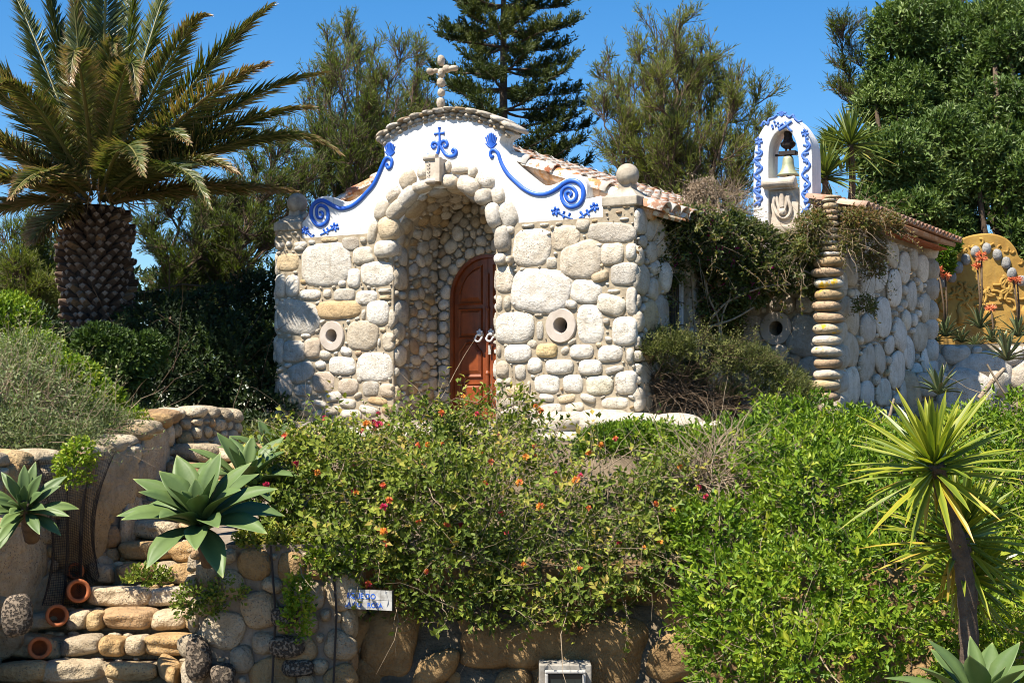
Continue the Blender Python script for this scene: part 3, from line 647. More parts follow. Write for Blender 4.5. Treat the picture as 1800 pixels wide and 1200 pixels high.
for sgn in (-1, 1):
    mb = MB(); n_ = 12; r_ = DH - .011
    arc = [(DC + sgn * r_ * math.cos(R(a)), DZ + r_ * math.sin(R(a))) for a in np.linspace(0, 89.4, n_)]
    leaf = [(DC + sgn * .004, zf + .01), (DC + sgn * r_, zf + .01)] + arc + [(DC + sgn * .004, DZ + r_)]
    if sgn < 0: leaf = leaf[::-1]
    extrude(mb, leaf, CFf, Dn + .045, Dn + .09)
    x0, x1 = DC + sgn * .085, DC + sgn * (r_ - .07)
    a0, a1 = min(x0, x1), max(x0, x1); pans = []
    pans.append([(a0, .02), (a1, .02), (a1, .30), (a0, .30)])
    top1 = [(a1, .66)] + ([((a0 + a1) / 2 + (a1 - a0) / 2 * math.cos(t), .66 + .085 * max(0, math.sin(t)) + (.05 if abs(math.cos(t)) < .6 else 0)) for t in np.linspace(0, math.pi, 9)]) + [(a0, .66)]
    pans.append([(a0, .40), (a1, .40)] + top1)
    pans.append([(a0, .86), (a1, .86), (a1, 1.18), (a0, 1.18)])
    yy = lambda x: DZ + math.sqrt(max(.001, (r_ - .08) ** 2 - (x - DC) ** 2))
    xs = np.linspace(a1, a0, 7); pans.append([(a0, 1.26), (a1, 1.26)] + [(x, max(1.28, yy(x))) for x in xs])
    for pn in pans:
        c = np.mean(pn, axis=0)
        rim = [tuple(c + (np.array(q) - c) * 1.10) for q in pn]
        # raised frame strip then bevelled field
        nn = len(pn); V = [CF(*((a, Dn + .045, b))) for a, b in rim] + [CF(a, Dn + .022, b) for a, b in [tuple(c + (np.array(q) - c) * 1.04) for q in pn]] + [CF(a, Dn + .040, b) for a, b in [tuple(c + (np.array(q) - c) * .93) for q in pn]] + [CF(a, Dn + .022, b) for a, b in [tuple(c + (np.array(q) - c) * .76) for q in pn]]
        F = [[k * nn + i, k * nn + (i + 1) % nn, (k + 1) * nn + (i + 1) % nn, (k + 1) * nn + i] for k in range(3) for i in range(nn)] + [list(range(3 * nn, 4 * nn))]
        mb.ngon(np.array(V), F)
    if sgn < 0: lathe(mb, CF(DC, Dn + .035, zf + .02), EZ, [(.022, 0), (.022, .5), (.03, .53), (.018, .56), (.024, .7), (.024, 1.25), (.03, 1.29), (.018, 1.32), (.02, 1.7)], 10)
    dl = mb.build('door', M['wood'], chapel)
    mb = MB(); hs_, hz = P(834.5 if sgn < 0 else 856, 592, Dn)
    hs_ = DC + sgn * .078; hz = P(845, 594, Dn)[1]; c = CF(hs_, Dn - .035, hz)
    tube(mb, [c + .043 * (math.cos(a) * ES + math.sin(a) * EZ) - ED * (.02 if math.sin(a) < 0 else .0) for a in np.linspace(.9, 2 * math.pi + .3, 20)], .0115, 8)
    lathe(mb, c + EZ * .045 + ED * .07, EN, [(0.03, 0), (.034, .02), (.02, .05), (.024, .07), (0, .085)], 10)
    for dx, dz_ in ((0, .09), (-.025, .072), (.025, .072), (0, .062)): stone(mb, c + ES * dx + EZ * dz_ + ED * .02, ES * .018, EZ * .02, EN * .015, lev=1)
    del mb.A['tint']
    mb.build('handle', M['white_metal'], dl, True)
    if sgn > 0:
        mb = MB(); box(mb, CF(DC + .045, Dn + .015, hz - .14), ES * .016, ED * .01, EZ * .055); mb.build('lock_plate', M['steel'], dl)
mb = MB(); box(mb, CF(SC, .42, -.2), ES * .72, ED * .5, EZ * .08); mb.build('threshold', M['cut'], chapel)
# round windows
def ringwin(root, c, r_, hole, D, mat='ring', name='round_window', lab=None):
    mb = MB(); cc = CF(c[0], D, c[1])
    lathe(mb, cc, EN, [(hole, -.26), (hole, .032), (hole + .006, .04), (r_ - .008, .04), (r_, .03), (r_, -.02)], 40)
    f = [f for f in mb.F.items()]
    # open both ends: drop the caps
    mb.F.pop(40, None)
    w_ = mb.build(name, M[mat], root, False)
    mb = MB(); lathe(mb, CF(c[0], D + .24, c[1]), EN, [(hole + .004, 0), (hole + .004, .01), (0, .01)], 24); mb.build('pane', M['glass'], w_)
    if lab: w_['label'] = lab
ringwin(chapel, LW, LWr, .077, .0); ringwin(chapel, RW, RWr, .083, .0)
# pillar caps and balls
for s0, ylab in ((-W_ + .18, 'left pillar cap with a shaded stone ball'), (-.18, 'right pillar cap with a stone ball')):
    mb = MB(); hw = .205; zc = 2.13
    def ringv(h, z, c=s0): return [CF(c + a * h, .17 + b * h, z) for a, b in ((-1, -1), (1, -1), (1, 1), (-1, 1))]
    L_ = [ringv(hw - .01, zc), ringv(hw, zc + .01), ringv(hw, zc + .10), ringv(hw - .025, zc + .115), ringv(hw * .62, zc + .165), ringv(hw * .38, zc + .20), ringv(.075, zc + .26)]
    V = np.array(sum(L_, [])); F = [[4 * k + i, 4 * k + (i + 1) % 4, 4 * k + 4 + (i + 1) % 4, 4 * k + 4 + i] for k in range(6) for i in range(4)] + [[3, 2, 1, 0], [24, 25, 26, 27]]
    mb.ngon(V, F); cp = mb.build('pillar_cap', M['cut'], chapel); cp['label'] = ylab; b_ = cp.modifiers.new('bevel', 'BEVEL'); b_.width = .006
    mb = MB(); N, F = ICO[4]; mb.add(CF(s0 + .01, .15, zc + .345) + N * .122, F); mb.build('ball_finial', M['cut'], cp, True)
# stone cross on top
mb = MB(); cx = P(776, 198)
zz = P(776, 196)[1]; s_c = P(776, 160)[0]; rs = np.random.default_rng(2)
def cst(px, py, rx, ry, seed, p=2.6):
    s, z, ru, rv, _, _ = pst(lambda a, b: (a, b), px, py, rx, ry, 0, None, 1., d=.1); stone(mb, CF(s, .1, z), ES * ru, EZ * rv, EN * (.05 if rx < 9 else .10), p=p, seed=seed, col=(.50, .43, .34), lev=2, amp=.07)
for i, a in enumerate([(777, 196, 13, 6), (775.5, 181, 7, 10), (775.5, 163, 6.5, 8), (775, 146, 6.5, 8.5), (775.5, 128, 6, 9), (775.5, 107, 5.5, 9.5), (757, 126, 6, 6), (766.5, 125, 5, 4.5), (785, 121.5, 6.5, 6.5), (797, 120, 9, 5)]): cst(a[0], a[1], a[2] * .85, a[3], seed=60 + i)
mb.build('stone_cross', M['stone_fine'], chapel, True)
# side and back walls of the body
DB = 7.2; mb = MB()
wins, winz = (.80, 1.40), (.80, 1.45)
for (a, b, c, d) in ((.36, wins[0], -.35, 2.05), (wins[1], DB, -.35, 2.05), (wins[0], wins[1], -.35, winz[0]), (wins[0], wins[1], winz[1], 2.05)):
    box(mb, CF(-.14, (a + b) / 2, (c + d) / 2), ES * .12, ED * (b - a) / 2, EZ * (d - c) / 2)
box(mb, CF(-W_ + .14, (DB + .36) / 2, .85), ES * .12, ED * (DB - .36) / 2, EZ * 1.2)
box(mb, CF(-W_ / 2, DB + .1, .85), ES * W_ / 2 * .999, ED * .1, EZ * 1.2)
extrude(mb, [(-W_ + .02, 2.0), (-.02, 2.0), (-2.376, 2.95)], CFf, DB - .1, DB + .1)
mb.build('side_wall', M['mortar'], chapel)
mb = MB()
masonry(mb, side_fn(-.02), (.4, 2.6, -.1, 2.05), lambda u, v: (u > .42) & (u < 2.56) & ~((u > wins[0] - .02) & (u < wins[1] + .02) & (v > winz[0] - .02) & (v < winz[1] + .02)), [], [.2, .13, .09, .06, .04], seed=15, proud=.07)
mb.build('side_facing', M['stone'], chapel, True)
mb = MB()
box(mb, CF(-.22, (wins[0] + wins[1]) / 2, (winz[0] + winz[1]) / 2), ES * .01, ED * (wins[1] - wins[0]) / 2 * .98, EZ * (winz[1] - winz[0]) / 2 * .98)
wn = mb.build('window', M['glass'], chapel); mb = MB()
for k in range(6): tube(mb, [CF(-.08, wins[0] + .05 + .075 * k, winz[0] + .01), CF(-.08, wins[0] + .05 + .075 * k, winz[1] - .01)], .008, 6)
for z in (.95, 1.2): tube(mb, [CF(-.08, wins[0] + .01, z), CF(-.08, wins[1] - .01, z)], .006, 6)
mb.build('bars', M['iron'], wn); mb = MB()
box(mb, CF(-.10, wins[1] - .02, (winz[0] + winz[1]) / 2), ES * .02, ED * .018, EZ * .32); mb.build('frame', M['white_metal'], wn)
# tiled roofs
def tiled(root, name, e0, e1, r0, r1, pitch=.19, tl=.36, seed=0, lime=.8, rad=.088, cols=((.52, .21, .085), (.58, .27, .11), (.46, .17, .08), (.60, .34, .17), (.44, .24, .15))):
    """cover tiles from eave line e0-e1 up to ridge line r0-r1"""
    r = np.random.default_rng(seed); mb = MB(); e0, e1, r0, r1 = map(np.asarray, (e0, e1, r0, r1))
    n = max(2, int(round(np.linalg.norm(e1 - e0) / pitch))); up = unit(np.cross(e1 - e0, r0 - e0)); up = up if up[2] > 0 else -up
    box_ = [e0, e1, r1, r0]; V = np.array([p_ - up * .05 for p_ in box_] + [p_ + up * .0 for p_ in box_])
    mb.ngon(V, [[3, 2, 1, 0], [4, 5, 6, 7], [0, 1, 5, 4], [1, 2, 6, 5], [2, 3, 7, 6], [3, 0, 4, 7]], tint=np.array((.40, .2, .1)), lime=lime)
    for i in range(n + 1):
        t = i / n; a = e0 + (e1 - e0) * t; b = r0 + (r1 - r0) * t; L = np.linalg.norm(b - a); dr = unit(b - a); sd = unit(np.cross(dr, up))
        m = max(1, int(round(L / tl)))
        for k in range(m):
            for pan in (0, 1):
                if pan and i == n: continue
                q0 = a + dr * (L * k / m - (.05 if k == 0 else .03)) + (sd * 0); q1 = a + dr * (L * (k + 1) / m + .03)
                off = (e1 - e0) / n * .5 if pan else 0
                if pan: q0 = q0 - dr * .02
                c = np.array(cols[r.integers(len(cols))]) * r.uniform(.85, 1.1); jit = r.normal(0, .006); K = 8; V = []
                for end, (q, rr, h) in enumerate(((q0, rad * 1.08, .022), (q1, rad * .86, .0))):
                    for sh in (0, .014):
                        for j in range(K + 1):
                            th = math.pi * j / K; x = math.cos(th) * (rr - sh) ; y = math.sin(th) * (rr - sh)
                            if pan: y = -y * .55 + .045
                            V.append(q + off + sd * (x + jit) + up * (y * .95 + h + .0))
                V = np.array(V); F = []
                g = K + 1
                for j in range(K):
                    F += [[j, j + 1, 2 * g + j + 1, 2 * g + j], [g + j, 3 * g + j, 3 * g + j + 1, g + j + 1], [j, g + j, g + j + 1, j + 1], [2 * g + j, 2 * g + j + 1, 3 * g + j + 1, 3 * g + j]]
                mb.ngon(V, F, tint=c, lime=lime * r.uniform(.5, 1.2))
    return mb.build(name, M['tile'], root, True)
rd0, rd1 = .09, DB + .1; RZ = 3.04
tiled(chapel, 'tiled_roof', CF(.20, rd0 + .10, 2.06), CF(.20, rd1, 2.06), CF(-2.376, rd0 + .10, RZ), CF(-2.376, rd1, RZ), seed=3, lime=2.2, pitch=.24, rad=.11)
tiled(chapel, 'tiled_roof', CF(-W_ - .02, rd0 + .10, 2.08), CF(-W_ - .02, rd1, 2.08), CF(-2.376, rd0 + .10, RZ), CF(-2.376, rd1, RZ), seed=4, lime=.9, pitch=.24, rad=.11)
mb = MB(); rs = np.random.default_rng(5)
_na = [(SC + (RA + .12) * math.cos(R(a)), ZSPR + (RA + .12) * math.sin(R(a))) for a in np.linspace(163, 17, 15)]
extrude(mb, [(-W_ + .1, 2.03), *[q for q in _na if q[1] > 2.03], (.12, 2.03), (-2.376, RZ - .06)], CFf, .18, .26, tint=np.array((.50, .27, .12)), lime=.5)
for sg in (-1, 1):
    for k in range(8):
        f0, f1 = k / 8, (k + 1.12) / 8; q = lambda f: CF(-2.376 + sg * f * 2.45, .235, RZ + .03 - f * (RZ - 2.07) / 2.42 * 2.42 * 1.0)
        tube(mb, [q(f0), q(min(f1, 1.02))], [.085, .105], 12, tint=np.array((.56, .27, .10)) * rs.uniform(.85, 1.1), lime=.5)
mb.build('verge_tiles', M['tile'], chapel, True)
def ridge_tiles(root, a, b, rad=.11, seed=0, tl=.4):
    mb = MB(); r = np.random.default_rng(seed); L = np.linalg.norm(b - a); n = int(L / tl); dr = unit(b - a); sd = unit(np.cross(dr, EZ)); up = np.cross(sd, dr)
    for k in range(n):
        c = np.array((.50, .22, .10)) * r.uniform(.85, 1.15)
        for end in (0,):
            q0, q1 = a + dr * L * k / n, a + dr * (L * (k + 1) / n + .04); V = []
            for q, rr in ((q0, rad), (q1, rad * .86)):
                for j in range(11): th = math.pi * j / 10; V.append(q + sd * math.cos(th) * rr + up * math.sin(th) * rr * .8)
            mb.add(np.array(V), np.array([[j, j + 1, 12 + j, 11 + j] for j in range(10)]), tint=c, lime=.9)
            V = []
            for q, rr in ((q0 + dr * .0, rad + .012), (q0 + dr * .06, rad + .008)):
                for j in range(11): th = math.pi * j / 10; V.append(q + sd * math.cos(th) * rr + up * math.sin(th) * rr * .85)
            mb.add(np.array(V), np.array([[j, j + 1, 12 + j, 11 + j] for j in range(10)]), tint=np.array((.66, .62, .54)), lime=0.)
    # mortar bed
    box(mb, (a + b) / 2 - up * .03, dr * L / 2, sd * (rad - .01), up * .04, tint=np.array((.45, .41, .36)), lime=0.)
    return mb.build('ridge_tiles', M['tile'], root, True)
ridge_tiles(chapel, CF(-2.376, .32, RZ + .05), CF(-2.376, DB, RZ + .05))
# foundation
rs = np.random.default_rng(8)
for px, py, rx, ry in ((962, 748, 40, 24), (1003, 742, 42, 20), (1052, 744, 48, 24), (1108, 748, 60, 22), (1185, 750, 44, 22), (1245, 757, 30, 18), (985, 768, 60, 14), (1090, 772, 60, 14)):
    mb = MB(); s, z, ru, rv, _, _ = pst(lambda a, b: (a, b), px, py, rx, ry, 0, None, 1., d=-.15); stone(mb, CF(s, -.05, z), ES * ru, EZ * rv, EN * .25, p=2.6, seed=px, col=(.50, .45, .36), lev=3, amp=.09); mb.build('foundation_boulder', M['stone'], chapel, True)
for s in np.arange(-W_ - .1, -2.0, .36):
    mb = MB(); stone(mb, CF(s, -.12, -.28), ES * .2, EZ * .10, EN * .22, p=2.8, seed=int(s * 100) % 977, col=scol(rs), lev=3); mb.build('foundation_boulder', M['stone'], chapel, True)
mb = MB(); box(mb, CF(-W_ + .55, -.14, -.17), ES * .62, ED * .13, EZ * .03); mb.build('grey_kerb_slab', M['concrete'], chapel)

# ================================================================ ANNEXE
DA, SA, DE = 2.54, 1.362, 6.30
annexe = empty('stone_annexe', CF(SA, DA, .0), 'low annexe of tall white boulders with tiled eave, right of the chapel', 'outbuilding')
AW = P(1365, 577, DA)
mb = MB()
extrude(mb, [(.0, -.35), (AW[0], -.35)] + circ(AW, .085, -90, -270) + [(AW[0], 2.1), (.0, 2.1)], CFf, DA + .0, DA + .3)
extrude(mb, [(AW[0], -.35), (SA - .02, -.35), (SA - .02, 2.1), (AW[0], 2.1)] + circ(AW, .085, 90, -90), CFf, DA + .02, DA + .3)
box(mb, CF(SA - .16, (DA + .3 + DE) / 2, .95), ES * .14, ED * (DE - DA - .3) / 2, EZ * 1.3)
box(mb, CF(SA / 2, DE - .1, .95), ES * SA / 2 * .97, ED * .099, EZ * 1.29)
mb.build('mortar_wall', M['mortar'], annexe)
mb = MB()
masonry(mb, wall_face(DA), (0, SA, -.1, 2.08), lambda s, z: ((s - AW[0]) ** 2 + (z - AW[1]) ** 2 > .215 ** 2) & (s > .02), [], [.22, .15, .1, .07, .045], seed=21, proud=.08)
masonry(mb, side_fn(SA), (DA, DE, .02, 2.12), lambda u, v: (u > DA + .0) & (v > .05), [], [.22, .18, .14, .10, .07, .045, .03], seed=22, proud=.05, p=2.5, gap=.022, aspect=(1.4, 1.05), k=1.25, grow=1.04, tries=900, res=.014, och=.06, lev=3)
mb.build('boulder_facing', M['stone'], annexe, True)
mb = MB()
masonry(mb, side_fn(SA + .02), (DA, DE, -.25, .06), lambda u, v: (u > DA), [], [.05, .04, .03], seed=23, proud=.05, grow=1.05, tries=1500, lev=1)
for k in range(9):   # rounded far corner
    stone(mb, CF(SA - .04, DE - .0, .0 + .27 * k), ES * .16, EZ * .17, ED * .2, p=3, seed=k, col=scol(rs, .05), lev=2)
for k in range(8):   # near quoin
    stone(mb, CF(SA - .10, DA + .05, .05 + .28 * k), ES * .16, EZ * .16, EN * .16, p=3, seed=k + 30, col=scol(rs, .05), lev=3)
mb.build('quoin_boulders', M['stone'], annexe, True)
ringwin(annexe, AW, .195, .085, DA, lab='round stone-ringed window under the creeper')
tiled(annexe, 'tiled_roof', CF(SA + .33, DA - .22, 2.24), CF(SA + .33, DE + .12, 2.24), CF(SA - .30, DA - .22, 2.40), CF(SA - .30, DE + .12, 2.40), seed=8, lime=.25, pitch=.17, rad=.075, cols=((.42, .19, .10), (.36, .17, .10), (.45, .24, .14)))
tiled(annexe, 'tiled_roof', CF(SA - .32, DA + .34, 2.41), CF(SA - .32, DE + .25, 2.41), CF(.25, DA + .34, 2.52), CF(.25, DE + .25, 2.52), seed=9, lime=.4, pitch=.17, rad=.075)
mb = MB(); rs = np.random.default_rng(3)
for k in range(1): box(mb, CF(SA + .12, (DA + DE) / 2, 2.165), ES * .10, ED * ((DE - DA) / 2 + .1 + .03 * k), EZ * .009)
for k in range(53): stone(mb, CF(SA + .16, DA + .05 + k * .07, 2.145 + rs.uniform(-.006, .006)), ES * .07, EZ * .016, ED * .045, seed=k, col=(.30, .15, .09), lev=1)
del mb.A['tint']; mb.build('eave_course', M['terra'], annexe)

# belfry
bel = empty('belfry', CF(.6, DA, 2.0), 'white arched belfry with blue painted garlands, on the annexe roof', 'belfry')
def PB(x, y): return P(x, y, DA)
bo = spline([(1325, 400), (1325, 330), (1326, 285), (1329, 255), (1336, 236), (1348, 218), (1362, 207), (1377, 203), (1393, 207), (1406, 217), (1417, 232), (1424, 246), (1428, 270), (1429, 330), (1430, 405)], 5)
bi_ = spline([(1406, 408), (1406, 330), (1405, 290), (1402, 258), (1396, 241), (1388, 231), (1378, 228), (1368, 232), (1360, 241), (1354, 256), (1352, 280), (1352, 330), (1352, 402)], 5)
mb = MB(); extrude(mb, [PB(*q) for q in bo] + [PB(*q) for q in bi_], CFf, DA - .02, DA + .30)
o = mb.build('arch', M['plaster'], bel); b_ = o.modifiers.new('bevel', 'BEVEL'); b_.width = .015; b_.segments = 2; b_.limit_method = 'ANGLE'
def relief2(name, paths, lab=None, wdm=1.): 
    return relief(name, paths, bel, 'blue_light', label=lab, D=DA - .02)
for x0, ys, lab in ((1333, (262, 362), 'blue wavy vine on the left jamb'), (1417, (248, 375), 'blue wavy vine on the right jamb')):
    ph = np.linspace(0, 1, 30); pts = [(x0 + 6.5 * math.sin(t * math.pi * 7.5), ys[0] + (ys[1] - ys[0]) * t) for t in np.linspace(0, 1, 60)]
    paths = [(pts, .016)]
    for k in range(9):
        t = (k + .5) / 9; y = ys[0] + (ys[1] - ys[0]) * t; x = x0 + 6 * math.sin(t * math.pi * 7.5); sg = 1 if (k % 2) else -1
        paths.append(([(x0 + sg * 5, y), (x0 - sg * 4, y + 1.5)], [.012, .020])); paths.append(([(x0 - sg * 1, y - 5), (x0 - sg * 2, y), (x0 - sg * 1, y + 5.5)], [.008, .016, .010]))
    relief2('vine_garland', paths, lab)
    sprig(x0 + (1 if x0 < 1400 else -2), ys[0] - 14, 7, (x0, ys[0]), [(x0 + 4, ys[0] - 5)], 'blue flower at the head of the jamb', 'blue_light', DA - .02, bel, .013)
relief2('crest_scallop', [([(1338, 223), (1343, 214), (1350, 218), (1352, 210), (1360, 207), (1366, 202)], .014), ([(1382, 202), (1388, 206), (1394, 202), (1397, 208), (1404, 214), (1410, 212)], .014)] + [([(1374, 205), (1374 + 5 * k, 199), (1374 + 8 * k, 196 + 3 * abs(k))], [.008, .012, .014]) for k in (-1, -.5, 0, .5, 1)])
relief2('flower_relief', [([(1369, 229), (1380, 222), (1392, 213)], .02), ([(1392, 231), (1386, 225), (1380, 214)], .014)] + [([(1362 + a, 221 + b), (1362 + a + 3, 219 + b)], [.018, .014]) for a, b in ((0, 0), (-6, 1), (4, -4), (9, 0), (-2, -6), (5, 3), (-5, 5), (12, -2))])
# carved corbel in the arch
mb = MB(); c0 = PB(1378, 365)
fp = lambda x, y, d: CF(PB(x, y)[0], DA + d, PB(x, y)[1])
sil = [(1353, 398), (1404, 400), (1400, 385), (1402, 360), (1404, 330), (1350, 328), (1353, 350), (1356, 375)]
extrude(mb, [PB(*q) for q in sil], CFf, DA + .02, DA + .26)
a_, b_2 = fp(1343, 324, -.05), fp(1401, 324, -.05); L_ = np.linalg.norm(b_2 - a_)
lathe(mb, a_, ES, [(0, 0), (.045, 0), (.062, .015), (.058, .08), (.052, L_ / 2), (.058, L_ - .08), (.064, L_ - .015), (.05, L_), (0, L_)], 18)
box(mb, fp(1374, 327, .05), ES * .15, ED * .09, EZ * .04)
for pts, r_ in (([(1362, 345), (1360, 360), (1364, 372), (1370, 380), (1380, 383), (1388, 377), (1390, 366), (1386, 352), (1388, 342)], .022), ([(1375, 340), (1375, 352), (1376, 364)], .035), ([(1366, 340), (1367, 356), (1371, 370)], .022), ([(1384, 340), (1383, 356), (1379, 370)], .022)):
    tube(mb, [fp(x, y, -.0) for x, y in spline(pts, 4)], r_, 8)
stone(mb, fp(1376, 373, 0), ES * .05, EZ * .05, EN * .05, lev=2); del mb.A['tint']
o = mb.build('carved_corbel', M['cutlight'], bel)
mb = MB(); extrude(mb, [PB(*q) for q in ((1340, 420), (1432, 425), (1426, 402), (1345, 398))], CFf, DA - .10, DA + .34); mb.build('stone_base', M['cut'], bel)
# the bell
bell = empty('bell', fp(1378, 306, .14), 'greenish bronze bell hanging on a dark yoke inside the white belfry arch', 'bell')
mb = MB(); cb = fp(1378, 306, .14); hb = (306 - 272) / 2700 * cb[1]; rb = 19 / 2700 * cb[1]
lathe(mb, cb, EZ, [(rb * .9, 0.0), (rb, .0), (rb * .98, .012), (rb * .8, hb * .16), (rb * .62, hb * .34), (rb * .53, hb * .6), (rb * .5, hb * .85), (rb * .42, hb * .97), (rb * .2, hb), (0, hb)], 32)
bo_ = mb.build('bell_body', M['bronze'], bell, True)
mb = MB(); zt = cb[2] + hb
for dx in (-.035, .035): tube(mb, [cb + EZ * hb + ES * dx, cb + EZ * (hb + .10) + ES * dx * .6, cb + EZ * (hb + .18) + ES * dx * .4], .013, 6)
box(mb, cb + EZ * (hb + .035), ES * .10, ED * .05, EZ * .022); box(mb, cb + EZ * (hb + .02), ES * .155, ED * .015, EZ * .012)
lathe(mb, cb + EZ * (hb + .09), EZ, [(.05, 0), (.085, .03), (.09, .06), (.06, .09), (.045, .14), (.05, .18), (.03, .22), (0, .22)], 14)
mb.build('yoke', M['iron'], bell)
mb = MB(); tube(mb, [cb + EZ * .06, cb - EZ * .03], [.006, .016], 8); mb.build('clapper', M['iron'], bell)

# column of stacked stones
colm = empty('stone_column', CF(1.2, 2.25, .0), 'slender column of flat rounded stones piled up with yellow lichen, at the annexe corner', 'column')
rs = np.random.default_rng(12); YC = 17.05; y = 706.; cx0 = 1453; k = 0; hts = []
while y > 347:
    big = y > 452; h = rs.uniform(17, 21) if big else rs.uniform(9, 13); 
    if y < 365: h = 6
    wdt = rs.uniform(46, 54) if big else np.interp(y, [345, 450], [24, 40]) * rs.uniform(.9, 1.05)
    xx = np.interp(y, [345, 706], [1460, 1452]) + rs.uniform(-2.5, 2.5)
    c = at(xx, y - h / 2, YC); sx = wdt / 2 / 2700 * YC; sz = h / 2 / 2700 * YC
    mb = MB(); ti = rs.normal(0, .05); a = rs.uniform(0, 3)
    AX = np.array([math.cos(a), math.sin(a), 0]); AY = np.array([-math.sin(a), math.cos(a), 0])
    stone(mb, c, AX * sx * 1.03, AY * sx * .95, EZ * sz * 1.08 + AX * ti * sx, p=2.5, seed=k + 400, col=scol(rs, .55, .92), lev=3, amp=.035, lich=1.0 if 460 < y < 640 and rs.random() < .6 else .15)
    mb.build('stacked_stone', M['column_stone'], colm, True); y -= h; k += 1
# ================================================================ GROUND
def gz(x, y):
    x = np.asarray(x, float); y = np.asarray(y, float)
    low = -2.12 + 0 * x
    slope = np.interp(y, [11.7, 12.4, 14.8, 15.6, 16.5, 21, 30], [-1.5, -1.45, -.95, -.40, -.30, -.2, .3])
    z = np.where(y < 11.75, low, slope)
    z = np.where((x < -2.35) & (x > -4.2) & (y < 15.2) & (y > 11.7), np.interp(y, [11.8, 13.5, 15.2], [-2.15, -1.35, -.6]), z)
    z = np.where((x <= -4.2) & (y > 11.75), np.interp(y, [11.7, 13, 18, 26], [-.75, -.6, -.35, -.2]), z)
    z = np.where((x > 4.9) & (y > 19.5), np.interp(y, [19.5, 22.0, 22.2, 30], [-.1, .25, .95, 1.2]), z)
    return z + .03 * np.sin(3 * x + 1.3 * y) * np.sin(2.3 * y)
xs = np.concatenate([[-900, -300, -100, -40, -20], np.arange(-14, 14.1, .14), [20, 40, 100, 300, 900]]); ys = np.concatenate([[-300, -60, -10, 0, 4], np.arange(7, 33, .14), [40, 60, 120, 300, 1500]])
GX, GY = np.meshgrid(xs, ys, indexing='ij'); GZ = gz(GX, GY); nx, ny = GX.shape
V = np.stack([GX, GY, GZ], -1).reshape(-1, 3); I = np.arange(nx * ny).reshape(nx, ny)
F = np.stack([I[:-1, :-1], I[1:, :-1], I[1:, 1:], I[:-1, 1:]], -1).reshape(-1, 4)
g = mesh_np('ground', V, [F], M['soil'], None, True); setp(g, kind='structure')
# ================================================================ STAIRS, WALLS
def G(o, lab, cat, group=None): return setp(o, lab, cat, group)
stairs = empty('stone_stairs', (-3.1, 12, -2.1), 'rough stairs of rounded boulder treads climbing between the garden walls', 'stairs')
rs = np.random.default_rng(31)
for i in range(11):
    zt = -1.93 + .16 * i; y = 11.8 + .28 * i; xl = np.interp(y, [11.7, 12.4, 12.7, 13.2, 14.5], [-4.05, -3.85, -3.62, -3.3, -3.15]); xr = -2.3 if i < 6 else -2.0
    mb = MB(); x = xl - .05; box(mb, ((xl + xr) / 2, y + .22, zt - .16), (abs(xr - xl) / 2 + .1, 0, 0), (0, .2, 0), (0, 0, .13), tint=np.array((.34, .29, .22)))
    while x < xr - .05:
        w_ = rs.uniform(.22, .5) if rs.random() < .7 else rs.uniform(.10, .2); w_ = min(w_, xr - x + .1)
        stone(mb, (x + w_ / 2, y + rs.uniform(-.02, .03), zt - .075), (w_ * .52, rs.normal() * .03, rs.normal() * .015), (0, .17 * rs.uniform(.8, 1.1), 0), (0, 0, .078), p=4.2, seed=int(rs.integers(1e6)), col=np.array(scol(rs, .5, .92)), lev=4, amp=.13); x += w_
    for _ in range(10): s_ = rs.uniform(.02, .045); stone(mb, (rs.uniform(xl, xr), y + rs.uniform(.12, .24), zt - .02), (s_ * 1.3, 0, 0), (0, s_, 0), (0, 0, s_ * .6), seed=int(rs.integers(1e6)), col=scol(rs), lev=1)
    mb.build('step', M['tan_stone'], stairs, True)
